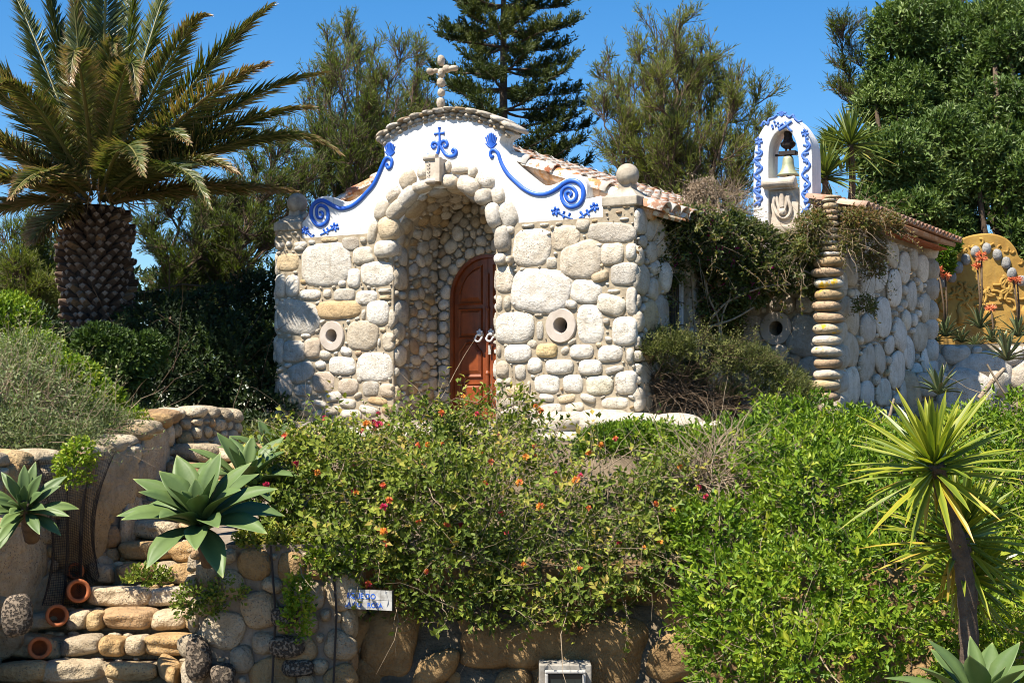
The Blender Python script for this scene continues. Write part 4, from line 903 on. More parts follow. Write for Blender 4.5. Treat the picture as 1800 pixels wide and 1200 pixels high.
def polywall(path, tops, bot, thick, seed, name, lab, radii, proud=.06, k=.9, side=1, mat='stone', capstones=True, fixed=[], capr=(.08, .14), core='mortar_dark', och=.2, gap=.01, p=2.8):
    path = np.array(path, float); sg = np.concatenate([[0], np.cumsum(np.linalg.norm(np.diff(path, axis=0), axis=1))]); L = sg[-1]
    topf = lambda u: np.interp(u, sg, tops); botf = lambda u: np.interp(u, sg, bot if np.ndim(bot) else [bot] * len(path))
    def fr(u):
        q = np.array([np.interp(u, sg, path[:, 0]), np.interp(u, sg, path[:, 1])]); e = .05
        q2 = np.array([np.interp(u + e, sg, path[:, 0]), np.interp(u + e, sg, path[:, 1])]); q1 = np.array([np.interp(u - e, sg, path[:, 0]), np.interp(u - e, sg, path[:, 1])])
        t = unit(q2 - q1); return q, t, np.array([t[1], -t[0]]) * side
    def fn(u, v):
        q, t, n_ = fr(u); return np.array([q[0], q[1], v]), np.array([t[0], t[1], 0]), EZ, np.array([n_[0], n_[1], 0])
    root = empty(name, (*path[0], botf(0)), lab, 'wall'); mb = MB()
    masonry(mb, fn, (0, L, float(np.min(bot)), max(tops)), lambda u, v: (v < topf(u) - .02) & (v > botf(u)), fixed, radii, seed=seed, proud=proud, k=k, och=och, gap=gap, p=p)
    mb.build('boulder_facing', M[mat], root, True)
    us = np.linspace(0, L, max(8, int(L / .12))); V = []
    for u in us:
        q, t, n_ = fr(u); a = q - n_ * .0; b = q - n_ * thick
        V += [[*a, botf(u) - .3], [*a, topf(u)], [*b, topf(u)], [*b, botf(u) - .3]]
    F = []
    for i in range(len(us) - 1):
        for j in range(4): F.append([4 * i + j, 4 * i + (j + 1) % 4, 4 * i + 4 + (j + 1) % 4, 4 * i + 4 + j])
    F += [[0, 1, 2, 3], [4 * len(us) - 1 - j for j in range(4)]]
    mb = MB(); mb.ngon(np.array(V), F); mb.build('mortar_core', M[core], root)
    if capstones:
        r = np.random.default_rng(seed + 1); mb = MB(); u = 0
        while u < L:
            h = r.uniform(*capr); q, t, n_ = fr(u + h); c = q - n_ * thick * .45
            stone(mb, (*c, topf(u + h) + .03), np.array([t[0], t[1], np.interp(u + h + .1, sg, tops) - topf(u + h)]) * h * 1.05, np.array([n_[0], n_[1], 0]) * thick * .62, EZ * r.uniform(.06, .085), p=3, seed=int(r.integers(1e6)), col=scol(r, .25, k), lev=3, amp=.10); u += 2 * h
        mb.build('coping_stones', M[mat], root, True)
    return root, fn
WP = [(-5.2, 11.9), (-4.05, 11.9), (-3.85, 12.4), (-3.62, 12.7), (-3.32, 13.3), (-3.2, 14.5)]
polywall(WP, [-.42, -.42, -.43, -.44, -.32, -.10], [-2.0, -2.0, -1.8, -1.65, -1.3, -.8], .35, 41, 'stair_wall', 'tan garden wall of big slabs and pebbles curving up left of the stairs', [.26, .17, .10, .06, .04], proud=.05, k=.85, och=.35, capr=(.10, .17), mat='tan_stone')
polywall([(-3.24, 14.5), (-2.95, 14.75), (-2.7, 15.3)], [-.08, -.05, -.1], -.8, .3, 43, 'curved_wall', 'short wall end of small pebbles closing the top of the stairs', [.07, .055, .04], proud=.05, capr=(.09, .12), mat='tan_stone')
polywall([(-6.5, 11.25), (-4.02, 11.25), (-3.98, 11.9)], [-.98, -.98, -.9], [-2.3, -2.3, -2.1], .6, 44, 'planter_wall', 'low rubble planter wall at the left edge below the small agave', [.2, .13, .08, .05], proud=.05, k=.8, och=.35, capr=(.08, .14), mat='tan_stone')
# pier with the agave
pfix = []
def pf(px, py, rx, ry, Y, x0): 
    q = at(px, py, Y); return (q[0] - x0, q[2], rx / 2700 * Y, ry / 2700 * Y, 0, None)
pier, pfn = polywall([(-2.34, 13.6), (-2.38, 11.42), (-1.22, 11.38), (-1.15, 11.9)], [-.75, -1.0, -1.0, -1.0], [-1.4, -2.3, -2.3, -2.3], .5, 45, 'stone_pier', 'rubble retaining wall of boulders and porous stones under the big agave', [.12, .10, .075, .05, .035], proud=.06, k=.78, och=.3, mat='tan_stone', capstones=False, gap=.02)
mb = MB()
for i, (px, py, rx, ry) in enumerate([(348, 1150, 22, 38), (500, 1086, 24, 17), (505, 1135, 30, 18), (524, 1175, 30, 17), (392, 1185, 24, 20), (30, 1085, 28, 40)]):
    Yp = 11.33 if px > 100 else 11.2; c = at(px, py, Yp); r_ = Yp / 2700
    mb = MB(); stone(mb, c, np.array([rx * r_, 0, 0]), np.array([0, 0, ry * r_]), np.array([0, -.08, 0]), p=2.8, seed=i + 5, lev=4, amp=.13); del mb.A['tint']; mb.build('porous_stone', M['porous'], pier, True)
for x in (-1.75, -1.30): mb = MB(); tube(mb, [(x - .03, 11.33, -1.0), (x + .01, 11.30, -1.5), (x - .02, 11.30, -2.15)], .009, 6); mb.build('cable', M['iron'], pier)
# soil on the pier, rock wall
rw = empty('rock_wall', (1., 11.7, -2.1), 'rough yellow sandstone rock face under the lantana', 'rock face')
nu, nv = 220, 60; uu = np.linspace(-1.35, 4.5, nu); vv = np.linspace(-2.4, -1.22, nv); A, B = np.meshgrid(uu, vv, indexing='ij')
P3 = np.stack([A, A * 0, B], -1).reshape(-1, 3); dd = .17 * vnoise(P3, 2.2, 3) + .07 * vnoise(P3, 7, 4)
tw = np.abs(vnoise(P3 * [1, 1, .35], 2.6, 9)); dd += .18 * np.clip(.25 - tw, 0, 1) * 3
yv = 11.68 + dd + .12 * (P3[:, 2] + 1.6)
V = np.stack([P3[:, 0], yv, P3[:, 2]], -1); I = np.arange(nu * nv).reshape(nu, nv); F = np.stack([I[:-1, :-1], I[1:, :-1], I[1:, 1:], I[:-1, 1:]], -1).reshape(-1, 4)
Vb = V.copy(); Vb[:, 1] = 12.6; n0 = len(V)
edge = [list(zip(I[:-1, -1], I[1:, -1]))]
F2_ = np.array([[a, b, b + n0, a + n0] for a, b in edge[0]]); mesh_np('rock_face', np.concatenate([V, Vb]), [F, F2_], M['rock'], rw, True)
mb = MB()
for i, (px, py, rx, ry, cc) in enumerate([(690, 1140, 50, 60, 0), (640, 1185, 30, 30, 0), (760, 1170, 34, 30, 0), (860, 1140, 60, 40, 1), (620, 1120, 22, 40, 1), (950, 1120, 60, 35, 1), (1080, 1150, 60, 60, 1), (1180, 1160, 50, 50, 0), (812, 1195, 40, 24, 0), (900, 1195, 30, 20, 1)]):
    mb = MB(); c = at(px, py, 11.70); r_ = 11.7 / 2700; stone(mb, c, np.array([rx * 1.1 * r_, 0, rs.normal() * .03]), np.array([rs.normal() * .04, 0, ry * 1.1 * r_]), np.array([0, -.13, 0]), p=2.6, seed=i + 77, lev=4, amp=.24); del mb.A['tint']; mb.build('rock_block', M['rock'], rw, True)
# tile sign
sign = empty('tile_sign', at(641, 1050, 11.28), 'white tile plaque with dark blue lettering half hidden by lantana leaves', 'sign')
a_, b_1, c_1, d_1 = at(593, 1068, 11.38), at(690, 1073, 11.2), at(690, 1038, 11.2), at(592, 1033, 11.38); ex = unit(b_1 - a_); wS = np.linalg.norm(b_1 - a_); hS = .147; en_ = unit(np.cross(ex, EZ)); en_ = en_ if en_[1] < 0 else -en_
mb = MB(); box(mb, (a_ + b_1) / 2 + EZ * hS / 2 - en_ * .012, ex * wS / 2, en_ * .012, EZ * hS / 2); mb.build('backing', M['iron'], sign)
for i in range(5):
    for j in range(2):
        mb = MB(); box(mb, a_ + ex * wS * (i + .5) / 5 + EZ * hS * (j + .5) / 2 + en_ * .004, ex * (wS / 10 - .0015), en_ * .004, EZ * (hS / 4 - .0015)); mb.build('tile', M['shaded_old_tile'], sign)
def text(s, size, origin, ex_, ez_, nrm, mat, parent, name='lettering', ext=.001):
    cu = bpy.data.curves.new('t', 'FONT'); cu.body = s; cu.size = size; cu.extrude = ext; cu.offset = size * .012; o = bpy.data.objects.new('t', cu); COL.objects.link(o)
    dg = bpy.context.evaluated_depsgraph_get(); me = bpy.data.meshes.new_from_object(o.evaluated_get(dg)); bpy.data.objects.remove(o)
    co_ = np.zeros(len(me.vertices) * 3); me.vertices.foreach_get('co', co_); co_ = co_.reshape(-1, 3); W3 = origin + co_[:, :1] * ex_ + co_[:, 1:2] * ez_ + co_[:, 2:] * nrm
    by = {}
    for f in me.polygons: by.setdefault(len(f.vertices), []).append(list(f.vertices))
    return mesh_np(name, W3, [np.array(x) for x in by.values()], mat, parent, False)
text('PARQUE DO', .055, a_ + ex * .015 + EZ * (hS * .55) + en_ * .0095, ex, EZ, en_, M['blue'], sign)
text('VILA CO', .05, a_ + ex * .02 + EZ * (hS * .12) + en_ * .0095, ex, EZ, en_, M['blue'], sign)
text('ROSA', .05, a_ + ex * .255 + EZ * (hS * .12) + en_ * .0095, ex, EZ, en_, M['blue'], sign)
# floodlight
fl = empty('floodlight', at(992, 1195, 11.3), 'grey framed floodlight set in a concrete block at the foot of the rock', 'lamp')
def fbox(x0, x1, y0, y1, Y, th, mat, name, parent=fl):
    mb = MB(); a, b = at(x0, y0, Y), at(x1, y1, Y); box(mb, (a + b) / 2 + np.array([0, th / 2, 0]), ((b[0] - a[0]) / 2, 0, 0), (0, th / 2, 0), (0, 0, abs(b[2] - a[2]) / 2)); o = mb.build(name, mat, parent); b_ = o.modifiers.new('bevel', 'BEVEL'); b_.width = .008; b_.segments = 2; return o
fbox(948, 1040, 1168, 1290, 11.30, .25, M['concrete'], 'concrete_block')
for a in ((958, 1030, 1178, 1184), (958, 1030, 1232, 1238), (958, 964, 1184.2, 1231.8), (1024, 1030, 1184.2, 1231.8)): fbox(*a, 11.25, .045, M['steel'], 'frame')
fbox(964, 1024, 1184, 1232, 11.27, .02, M['glass'], 'lens')
# terracotta pots
pots = [(132, 1003, 15, 12.62, .5, 'terracotta pot lying in shade highest on the stair edge'), (137, 1038, 21, 12.4, .35, 'terracotta pot lying with its mouth open under the netting, second from the top'), (100, 1081, 20, 12.1, .1, 'terracotta pot lying on its side, third down the stair edge'), (70, 1138, 20, 11.8, -.1, 'terracotta pot lying on its side at the bottom of the stairs')]
for px, py, r_, Y, an, lab in pots:
    c = at(px, py, Y); R_ = r_ / 2700 * Y; root = empty('terracotta_pot', c - EZ * R_, lab, 'pot', 'terracotta pots lying along the stair edge')
    ax = unit(np.array([.25 + an * .6, -1, .12])); mb = MB()
    lathe(mb, c - ax * R_ * 1.6, ax, [(R_ * .1, 0), (R_ * .55, .0), (R_ * .85, R_ * .45), (R_ * .98, R_ * 1.0), (R_ * .9, R_ * 1.55), (R_ * .78, R_ * 1.75)], 22); mb.F.pop(22, None); mb.build('pot_body', M['terra'], root, True)
    mb = MB(); lathe(mb, c - ax * R_ * 1.6, ax, [(R_ * .78, R_ * 1.75), (R_ * .97, R_ * 1.8), (R_ * 1.0, R_ * 1.95), (R_ * .95, R_ * 2.02), (R_ * .68, R_ * 2.0), (R_ * .66, R_ * 1.7), (R_ * .8, R_ * 1.2), (R_ * .6, R_ * .3), (0.0001, R_ * .2)], 22); mb.F.pop(22, None); mb.build('rim', M['terra'], root, True)
# netting draped on the stair wall
def netting():
    S = []; nu_, nv_ = 66, 90
    top = np.array([(-3.93, 12.12, -.40), (-3.66, 12.58, -.40), (-3.42, 12.98, -.34)]); botm = np.array([(-3.86, 12.15, -1.55), (-3.60, 12.50, -1.6), (-3.36, 12.9, -1.3)])
    Pg = np.zeros((nu_, nv_, 3)); r = np.random.default_rng(5)
    for i in range(nu_):
        a = i / (nu_ - 1); t = np.array([np.interp(a, [0, .5, 1], top[:, k]) for k in range(3)]); b = np.array([np.interp(a, [0, .5, 1], botm[:, k]) for k in range(3)])
        for j in range(nv_):
            v = j / (nv_ - 1); sq = (.5 + (a - .5) * (1 - .5 * math.sin(v * 2.5))); q = t + (b - t) * v; t2 = np.array([np.interp(sq, [0, .5, 1], top[:, k]) for k in range(3)]); q[:2] = t2[:2] + np.array([.085, -.05]) * (1 + .5 * math.sin(a * 22 + v * 2)); Pg[i, j] = q
    for i in range(nu_):
        for j in range(nv_):
            if i + 1 < nu_: S.append([*Pg[i, j], *Pg[i + 1, j], .002, .002])
            if j + 1 < nv_: S.append([*Pg[i, j], *Pg[i, j + 1], .002, .002])
    o = sticks(S, 'netting', M['iron'], None); return o
G(netting(), 'dark fishing net draped over the wall beside the stairs', 'net')
# yellow ornamental wall, low white wall
YW = 24.2
yw = empty('ochre_wall', at(1740, 600, YW), 'round-topped ochre wall with set grey stones and moulded vines', 'wall')
def yp(px, py, dy=0.): q = at(px, py, YW); q[1] += dy; return q
top_ = spline([(1590, 470), (1640, 500), (1650, 470), (1662, 448), (1684, 425), (1705, 414), (1740, 410), (1768, 418), (1785, 435), (1796, 455), (1830, 470), (1900, 475)], 5)
mb = MB(); pl = [(1900, 640), (1590, 640)] + [tuple(q) for q in top_]
extrude(mb, pl, lambda a, b, d: yp(a, b, d), 0., .35); o = mb.build('rendered_wall', M['ochre'], yw); b_ = o.modifiers.new('bevel', 'BEVEL'); b_.width = .03; b_.segments = 2; b_.limit_method = 'ANGLE'
for i, (px, py) in enumerate([(1655, 497), (1684, 470), (1698, 457), (1714, 442), (1734, 438), (1753, 447), (1768, 463), (1778, 480), (1795, 494), (1673, 487), (1815, 500)]):
    mb = MB(); stone(mb, yp(px, py, -.0), np.array([.075, 0, 0]), np.array([0, 0, .095]), np.array([0, -.06, 0]), seed=i, col=(.30, .30, .29), lev=2); mb.build('set_stone', M['stone_fine'], yw, True)
mb = MB(); rr_ = np.random.default_rng(17)
def curl(x, y, L, a, k): 
    pts = []; 
    for i in range(12): pts.append((x, y)); x += L / 12 * math.cos(a); y += L / 12 * math.sin(a); a += k * (i / 8 + .2)
    return pts
for i in range(34):
    x, y = rr_.uniform(1650, 1800), rr_.uniform(505, 530) if i < 22 else rr_.uniform(500, 575); pts = curl(x, y, rr_.uniform(22, 46), rr_.choice([0, math.pi]) + rr_.normal() * .35, rr_.choice([-1, 1]) * .35)
    tube(mb, [yp(*q, -.01) for q in pts], [.026] * 10 + [.03, .02], 6)
for x in (1687, 1800, 1737): tube(mb, [yp(*q, -.01) for q in [(x, 570), (x + 3, 555), (x - 2, 545), (x, 538)]], [.05, .06, .045, .02], 6)
for k in range(-5, 6): tube(mb, [yp(*q, -.0) for q in curl(1735 + k * 12, 428 + 1.0 * k * k + rr_.uniform(-3, 3), rr_.uniform(10, 20), rr_.uniform(-1, 3), rr_.choice([-1, 1]) * .4)], .022, 6)
tube(mb, [yp(1712, 536, -.01), yp(1760, 535, -.01)], .03, 6)
mb.build('vine_relief', M['ochre'], yw, True)
polywall([(4.9, 21.4), (7.6, 21.4), (9.5, 21.2)], [.90, .92, .95], .2, .5, 51, 'white_rubble_wall', 'low wall of white boulders in front of the ochre wall', [.3, .2, .12, .08], proud=.1, k=1.0, och=.12, core='mortar', capstones=False)
polywall([(4.75, 19.8), (6.1, 19.9), (6.5, 20.2)], [.48, .50, .48], -.3, .5, 52, 'pale_boulder_wall', 'tan boulder wall at the far end of the annexe, below the aloes', [.3, .2, .12], proud=.14, k=.95, och=.5, core='mortar', capstones=False)
# ================================================================ PLANTS
# ---- broad-leaved bushes.  blobs given as (px, py, Y, r metres, ry, rz)
def BL(px, py, Y, r_, ry=None, rz=None): q = at(px, py, Y); return (*q, r_, ry or r_, rz or r_)
r = np.random.default_rng(101)
lant = empty('lantana_bush', (-.3, 12.5, -1.1), 'sprawling lantana bush with orange and pink flower heads below the chapel', 'bush')
Lb = clumps([BL(530, 845, 12.3, .36, .5), BL(520, 815, 13.2, .28), BL(600, 900, 12.1, .5, .5, .45), BL(650, 980, 11.75, .42, .4, .3), BL(720, 930, 11.9, .5, .5), BL(800, 1000, 11.7, .45, .42, .32), BL(860, 910, 12., .55, .5), BL(950, 1020, 11.7, .45, .4, .35), BL(1000, 920, 12., .55, .5, .5), BL(1100, 1010, 11.8, .4, .4, .3), BL(1110, 900, 12.2, .5), BL(620, 810, 13.2, .42), BL(740, 800, 13.4, .5), BL(860, 790, 13.5, .52, .5, .42), BL(980, 840, 13.1, .45, .45, .36), BL(560, 820, 13.4, .3, .4, .2), BL(700, 785, 14.3, .24), BL(760, 785, 14.5, .24), BL(820, 788, 14.5, .2), BL(900, 780, 14.3, .22, .3, .22), BL(1090, 830, 13.2, .42, .4, .26), BL(1180, 880, 12.6, .4), BL(560, 950, 11.9, .28, .3, .2), BL(500, 905, 11.9, .22, .3, .16), BL(470, 870, 12.2, .15, .3, .12), BL(960, 860, 12.7, .4), BL(870, 860, 12.8, .4), BL(1000, 935, 12.1, .4), BL(760, 870, 12.6, .4), BL(640, 860, 12.6, .4), BL(1060, 870, 12.5, .4, .4, .3), BL(1120, 960, 12., .35), BL(690, 1060, 11.55, .2, .2, .12), BL(820, 1075, 11.55, .25, .2, .12), BL(980, 1075, 11.55, .25, .2, .12), BL(760, 1045, 11.6, .35, .3, .16), BL(900, 1055, 11.6, .35, .3, .15), BL(1040, 1050, 11.6, .35, .3, .18), BL(1160, 1000, 11.8, .3, .3, .25)], np.random.default_rng(1), 3, .45, .75)
sprays(lant, r, Lb, 1500, M['lantana'], M['twig'], (.18, .5), .058, .036, 10, seed=1, amp=.3, f=3.4)
bush(lant, r, Lb, 9000, M['lantana'], .058, .034, per=5, spread=1.0, seed=1, amp=.42, f=3.0, depth=.6, vbase=.42, vamp=.28, low=-.75, sprout=.09)
twigs(lant, r, Lb, 900, M['twig'], (.3, 1.0), .0042, seed=1, inside=.9)
Pn, N = blob_points(r, Lb, 320, -.1, -.5, .3, 3.4, 1, .12)
def flowerhead(mat, rad, n, seed):
    q = np.random.default_rng(seed); D = unit(q.normal(size=(n, 3)) + [0, -.3, .5]); return D
hd = 0; kinds = []
for kk in range(3):     # three sources
    q = np.random.default_rng(kk); D = unit(q.normal(size=(34, 3)) + np.array([0, -.25, .4])); base_v = [.15, .5, .8][kk]
    o = leafmesh('flower_head', D * .006, unit(D + .35 * q.normal(size=(34, 3))), unit(q.normal(size=(34, 3))), .026, .02, np.clip(base_v + .22 * q.normal(size=34), 0, 1), M['lantflower'], None, 0, .1); kinds.append(o)
for i in range(96):
    if i >= len(Pn): break
    src = kinds[int(r.choice(3, p=[.3, .35, .35]))]
    o = bpy.data.objects.new('flower_head', src.data); COL.objects.link(o); o.parent = lant; p_ = Pn[i] + N[i] * r.uniform(.06, .2) - org(lant); o.location = Vector([float(x) for x in p_]); o.rotation_euler = (0, 0, float(r.uniform(0, 6))); s_ = float(r.uniform(.8, 1.2)); o.scale = (s_, s_, s_)
for o in kinds: bpy.data.objects.remove(o)
hedge = empty('green_bush', (3., 11.5, -1.5), 'dense bright green leafy bush filling the slope in the lower right', 'bush')
Hb = clumps([BL(1240, 860, 13.0, .42, .5, .4), BL(1130, 780, 14.2, .3, .4, .16), BL(1190, 830, 13.6, .32, .4, .2), BL(1350, 800, 13.6, .5, .6, .32), BL(1400, 745, 15., .36, .5, .24), BL(1330, 770, 14.8, .3, .5, .18), BL(1480, 790, 14.2, .5, .6, .3), BL(1560, 790, 14.4, .5, .6, .22), BL(1290, 960, 11.9, .55, .6), BL(1420, 920, 12.0, .65, .6), BL(1380, 1060, 10.9, .6, .5), BL(1260, 1090, 11.3, .4, .4), BL(1540, 960, 11.6, .7, .6), BL(1520, 1100, 10.6, .6, .5), BL(1650, 1000, 11.2, .6), BL(1680, 860, 12.8, .6, .6, .5), BL(1770, 900, 12., .6), BL(1640, 1140, 10.6, .6), BL(1790, 1040, 11., .6), BL(1300, 1180, 10.9, .45), BL(1430, 1190, 10.6, .5), BL(1560, 1210, 10.3, .5), BL(1840, 780, 13.4, .6, .6, .5), BL(1710, 760, 15.2, .5, .6, .22), BL(1780, 730, 15.6, .5, .6, .32), BL(1220, 800, 14.0, .35, .4, .2), BL(1560, 1090, 10.4, .5), BL(1500, 1170, 10.1, .5), BL(1620, 1100, 10.5, .45), BL(1580, 1005, 11.0, .42), BL(1650, 1050, 10.8, .4), BL(1700, 960, 11.4, .5), BL(1420, 980, 11.5, .5), BL(1180, 900, 12.7, .3), BL(1260, 770, 14.6, .3, .4, .15), BL(1470, 880, 12.8, .5), BL(1560, 870, 12.8, .5), BL(1640, 930, 12., .5), BL(1540, 1000, 11.3, .5), BL(1600, 1060, 11., .5), BL(1450, 840, 13.3, .5), BL(1330, 870, 12.7, .45), BL(1700, 1080, 11, .5), BL(1850, 1160, 10.3, .6), BL(1200, 960, 12.1, .3, .4, .4), BL(1760, 1170, 10.6, .5)], np.random.default_rng(2), 4, .42, .72)
sprays(hedge, r, Hb, 1500, M['hedge'], M['twig'], (.15, .38), .062, .028, 10, up=.8, seed=2, amp=.3, f=3.6, vbase=.62)
bush(hedge, r, Hb, 16000, M['hedge'], .066, .03, per=7, spread=.95, seed=2, amp=.2, f=3.6, depth=.38, vbase=.52, vamp=.22, low=-.6, sprout=.07)
twigs(hedge, r, Hb, 420, M['twig'], (.3, .8), .0045, seed=2)
Hd = [BL(1225, 850, 12.5, .38, .3, .2), BL(1270, 815, 12.9, .38, .3, .16)]
tw = empty('dry_branches', at(1240, 850, 12.7), 'tangle of bare bleached twigs between the lantana and the green bush', 'branches')
twigs(tw, r, Hd, 600, M['twig'], (.3, .8), .006, seed=6, out=.05)
gk = empty('stone_crop_bush', at(1120, 800, 14.3), 'fine-leaved bright green bush at the foot of the chapel boulders', 'bush')
bush(gk, r, [BL(1130, 790, 14.6, .42, .4, .17), BL(1070, 790, 14.6, .26, .3, .16), BL(1185, 800, 14.3, .26, .3, .17)], 2600, M['hedge'], .06, .014, per=6, spread=.6, up=.9, seed=8, amp=.2, vbase=.5)
# low ground cover under the bushes
rg = np.random.default_rng(55); m = 26000; gx_ = rg.uniform(-2.3, 7, m); gy_ = rg.uniform(11.9, 17.5, m)
kk = ~((gy_ > 15.2 - .0) & (gx_ < 2.2)) ; gx_, gy_ = gx_[kk], gy_[kk]; gx_ = np.concatenate([gx_, rg.uniform(-5.5, -2.6, 9000)]); gy_ = np.concatenate([gy_, rg.uniform(15.4, 20, 9000)]); m = len(gx_); gp = np.stack([gx_, gy_, gz(gx_, gy_) + rg.uniform(0, .14, m)], 1)
o = leafmesh('ground_cover', gp, unit(rg.normal(size=(m, 3)) + [0, 0, .6]), unit(rg.normal(size=(m, 3)) * .6 + [0, 0, 1]), .07, .035, np.clip(.35 + .2 * rg.normal(size=m), 0, 1), M['vine'], None); setp(o, kind='stuff')
# juniper beside the chapel
jun = empty('juniper_bush', at(1240, 700, 16.6), 'low feathery yellow-green bush with brown dead branches, right of the chapel corner', 'bush')
Jb = [BL(1160, 622, 16.5, .34, .5, .17), BL(1220, 632, 16.5, .42, .5, .22), BL(1290, 655, 16.6, .42, .5, .26), BL(1345, 690, 16.6, .36, .4, .22), BL(1170, 660, 16.7, .3, .4, .2), BL(1250, 690, 16.9, .4, .4, .25), BL(1390, 705, 16.4, .2, .3, .12)]
sprays(jun, r, Jb, 500, M['juniper'], M['twig_dark'], (.15, .4), .035, .01, 16, up=.4, seed=11, vbase=.75)
bush(jun, r, Jb, 6500, M['juniper'], .045, .012, per=7, spread=.5, up=.5, seed=11, amp=.3, f=4, vbase=.55, low=-.25, sprout=.09)
Jd = [BL(1180, 690, 16.45, .42, .4, .22), BL(1240, 715, 16.4, .42, .4, .18), BL(1130, 665, 16.4, .15, .3, .2)]
twigs(jun, r, Jd, 800, M['twig_dark'], (.3, .7), .006, seed=3, name='dead_branch_tangle', out=.2)
# creeper on annexe
cr = empty('creeper', CF(.6, 2.2, 1.2), 'dark flowering creeper climbing over the annexe wall with magenta bracts and bare stems', 'climbing plant')
Cb = [BL(1150, 415, 16.9, .22, .3, .2), BL(1135, 450, 16.5, .12, .2, .3), BL(1140, 520, 16.8, .12, .2, .15), BL(1195, 400, 16.9, .2, .3, .14), BL(1160, 460, 16.9, .22, .3, .3), BL(1215, 430, 17.0, .3, .3, .34), BL(1275, 430, 17.3, .35, .3, .4), BL(1320, 440, 17.4, .3, .3, .25), BL(1290, 500, 17.5, .35, .3, .3), BL(1360, 470, 17.4, .35, .3, .22), BL(1400, 500, 17.4, .25, .25, .2), BL(1400, 435, 17.3, .2, .2, .12), BL(1250, 540, 17.6, .3, .3, .3), BL(1325, 510, 17.6, .15, .2, .12), BL(1270, 590, 17.8, .2, .2, .22)]
sprays(cr, r, Cb, 420, M['vine'], M['twig'], (.15, .5), .05, .03, 9, up=.1, droop=-.12, seed=21, amp=.35)
bush(cr, r, Cb, 7500, M['vine'], .05, .028, per=5, spread=.9, seed=21, amp=.35, f=3.5, depth=.5, vbase=.42, vamp=.3, low=-.8)
P2, N2 = blob_points(r, Cb, 1200, 0, -.5, .3, 3.5, 21, .1)
m = vnoise(P2, 2.5, 77) > .35; P2 = P2[m][:130]; leafmesh('bract_cluster', P2.repeat(3, 0), rnd_unit(r, len(P2) * 3), rnd_unit(r, len(P2) * 3), .05, .035, r.random(len(P2) * 3), M['magenta'], cr)
twigs(cr, r, Cb, 260, M['twig'], (.3, .8), .005, seed=4)
S = []
def stem(pts, r0, r1, S=S):
    q = spline(pts, 5); n = len(q)
    for i in range(n - 1): S.append([*q[i], *q[i + 1], r0 + (r1 - r0) * i / n, r0 + (r1 - r0) * (i + 1) / n])
for pts in ([(1130, 640), (1124, 590), (1128, 550), (1150, 520), (1185, 480)], [(1124, 560), (1160, 530), (1152, 500), (1150, 470)], [(1245, 575), (1290, 560), (1325, 540)], [(1215, 480), (1218, 530), (1222, 590)], [(1238, 480), (1245, 520), (1262, 560), (1265, 600)], [(1250, 560), (1280, 530), (1340, 505), (1390, 500)], [(1370, 470), (1410, 475), (1430, 485)], [(1262, 350), (1266, 390), (1258, 425)], [(1135, 620), (1140, 590), (1160, 560)], [(1290, 480), (1283, 520), (1270, 555), (1266, 610)]):
    S = []; stem([at(x, y, 16.9 if x < 1200 else 17.15) for x, y in pts], .016, .008, S); sticks(S, 'stem', M['twig'], cr, 6)
dc = empty('dead_creeper', at(1265, 360, 17.5), 'ball of dry brown leafless creeper on the annexe roof left of the belfry', 'dead plant')
Db = [BL(1255, 345, 17.6, .26, .3, .16), BL(1285, 340, 17.7, .22, .3, .15), BL(1225, 378, 17.6, .2, .3, .12), BL(1300, 375, 17.6, .22, .3, .17), BL(1250, 385, 17.4, .25, .3, .12)]
bush(dc, r, Db, 2200, M['dry'], .035, .02, per=4, spread=1.2, seed=31, amp=.5, vbase=.55); sprays(dc, r, Db, 160, M['dry'], M['twig'], (.15, .35), .03, .012, 8, seed=31); twigs(dc, r, Db, 600, M['twig'], (.15, .4), .004, seed=5)
cv = empty('roof_creeper', CF(SA, 2.7, 2.1), 'brownish creeper trailing over the eave corner right of the stone column', 'climbing plant')
Cv = [BL(1500, 395, 17.2, .22, .2, .14), BL(1545, 400, 17.6, .2, .2, .12), BL(1430, 400, 17.1, .16, .2, .14), BL(1420, 440, 17.1, .16, .15, .16), BL(1480, 430, 17.1, .14, .15, .16), BL(1530, 440, 17.5, .1, .1, .15), BL(1520, 540, 17.5, .08), BL(1535, 470, 17.6, .08, .08, .12)]
sprays(cv, r, Cv, 160, M['vine'], M['twig'], (.15, .5), .04, .022, 9, up=.1, droop=-.15, seed=33, vbase=.7)
bush(cv, r, Cv, 2200, M['vine'], .04, .02, per=5, spread=1.1, seed=33, amp=.35, vbase=.6, vamp=.3); twigs(cv, r, Cv, 260, M['twig'], (.2, .7), .004, seed=9, low=-.9)
# left shrubs
sv = empty('silver_bush', at(80, 750, 13.5), 'silvery green shrub behind the stair wall at the left', 'bush')
Sb = [BL(30, 720, 13.6, .4, .5, .3), BL(110, 745, 13.6, .36, .4, .22), BL(-30, 760, 13.2, .42), BL(40, 780, 13.1, .35, .4, .2), BL(180, 765, 13.7, .25, .3, .15), BL(40, 660, 14.0, .22, .3, .25), BL(130, 790, 13.1, .22, .2, .12)]
sprays(sv, r, Sb, 330, M['silver'], M['twig'], (.25, .7), .042, .018, 14, up=.4, droop=.02, seed=41, vbase=.75)
bush(sv, r, Sb, 5500, M['silver'], .034, .014, per=6, spread=.8, seed=41, amp=.3, f=4, vbase=.55, vamp=.25, sprout=.1); twigs(sv, r, Sb, 300, M['twig'], (.4, 1.0), .004, seed=10, out=.8)
lg = empty('low_green_bush', at(30, 620, 15.5), 'light green leafy shrub left of the palm trunk', 'bush')
Gb = [BL(15, 590, 15.5, .3, .4, .3), BL(60, 640, 15.2, .35, .4, .3), BL(110, 680, 14.8, .35, .4, .25), BL(-40, 640, 15.2, .4), BL(170, 720, 14.6, .2), BL(230, 750, 14.2, .12)]
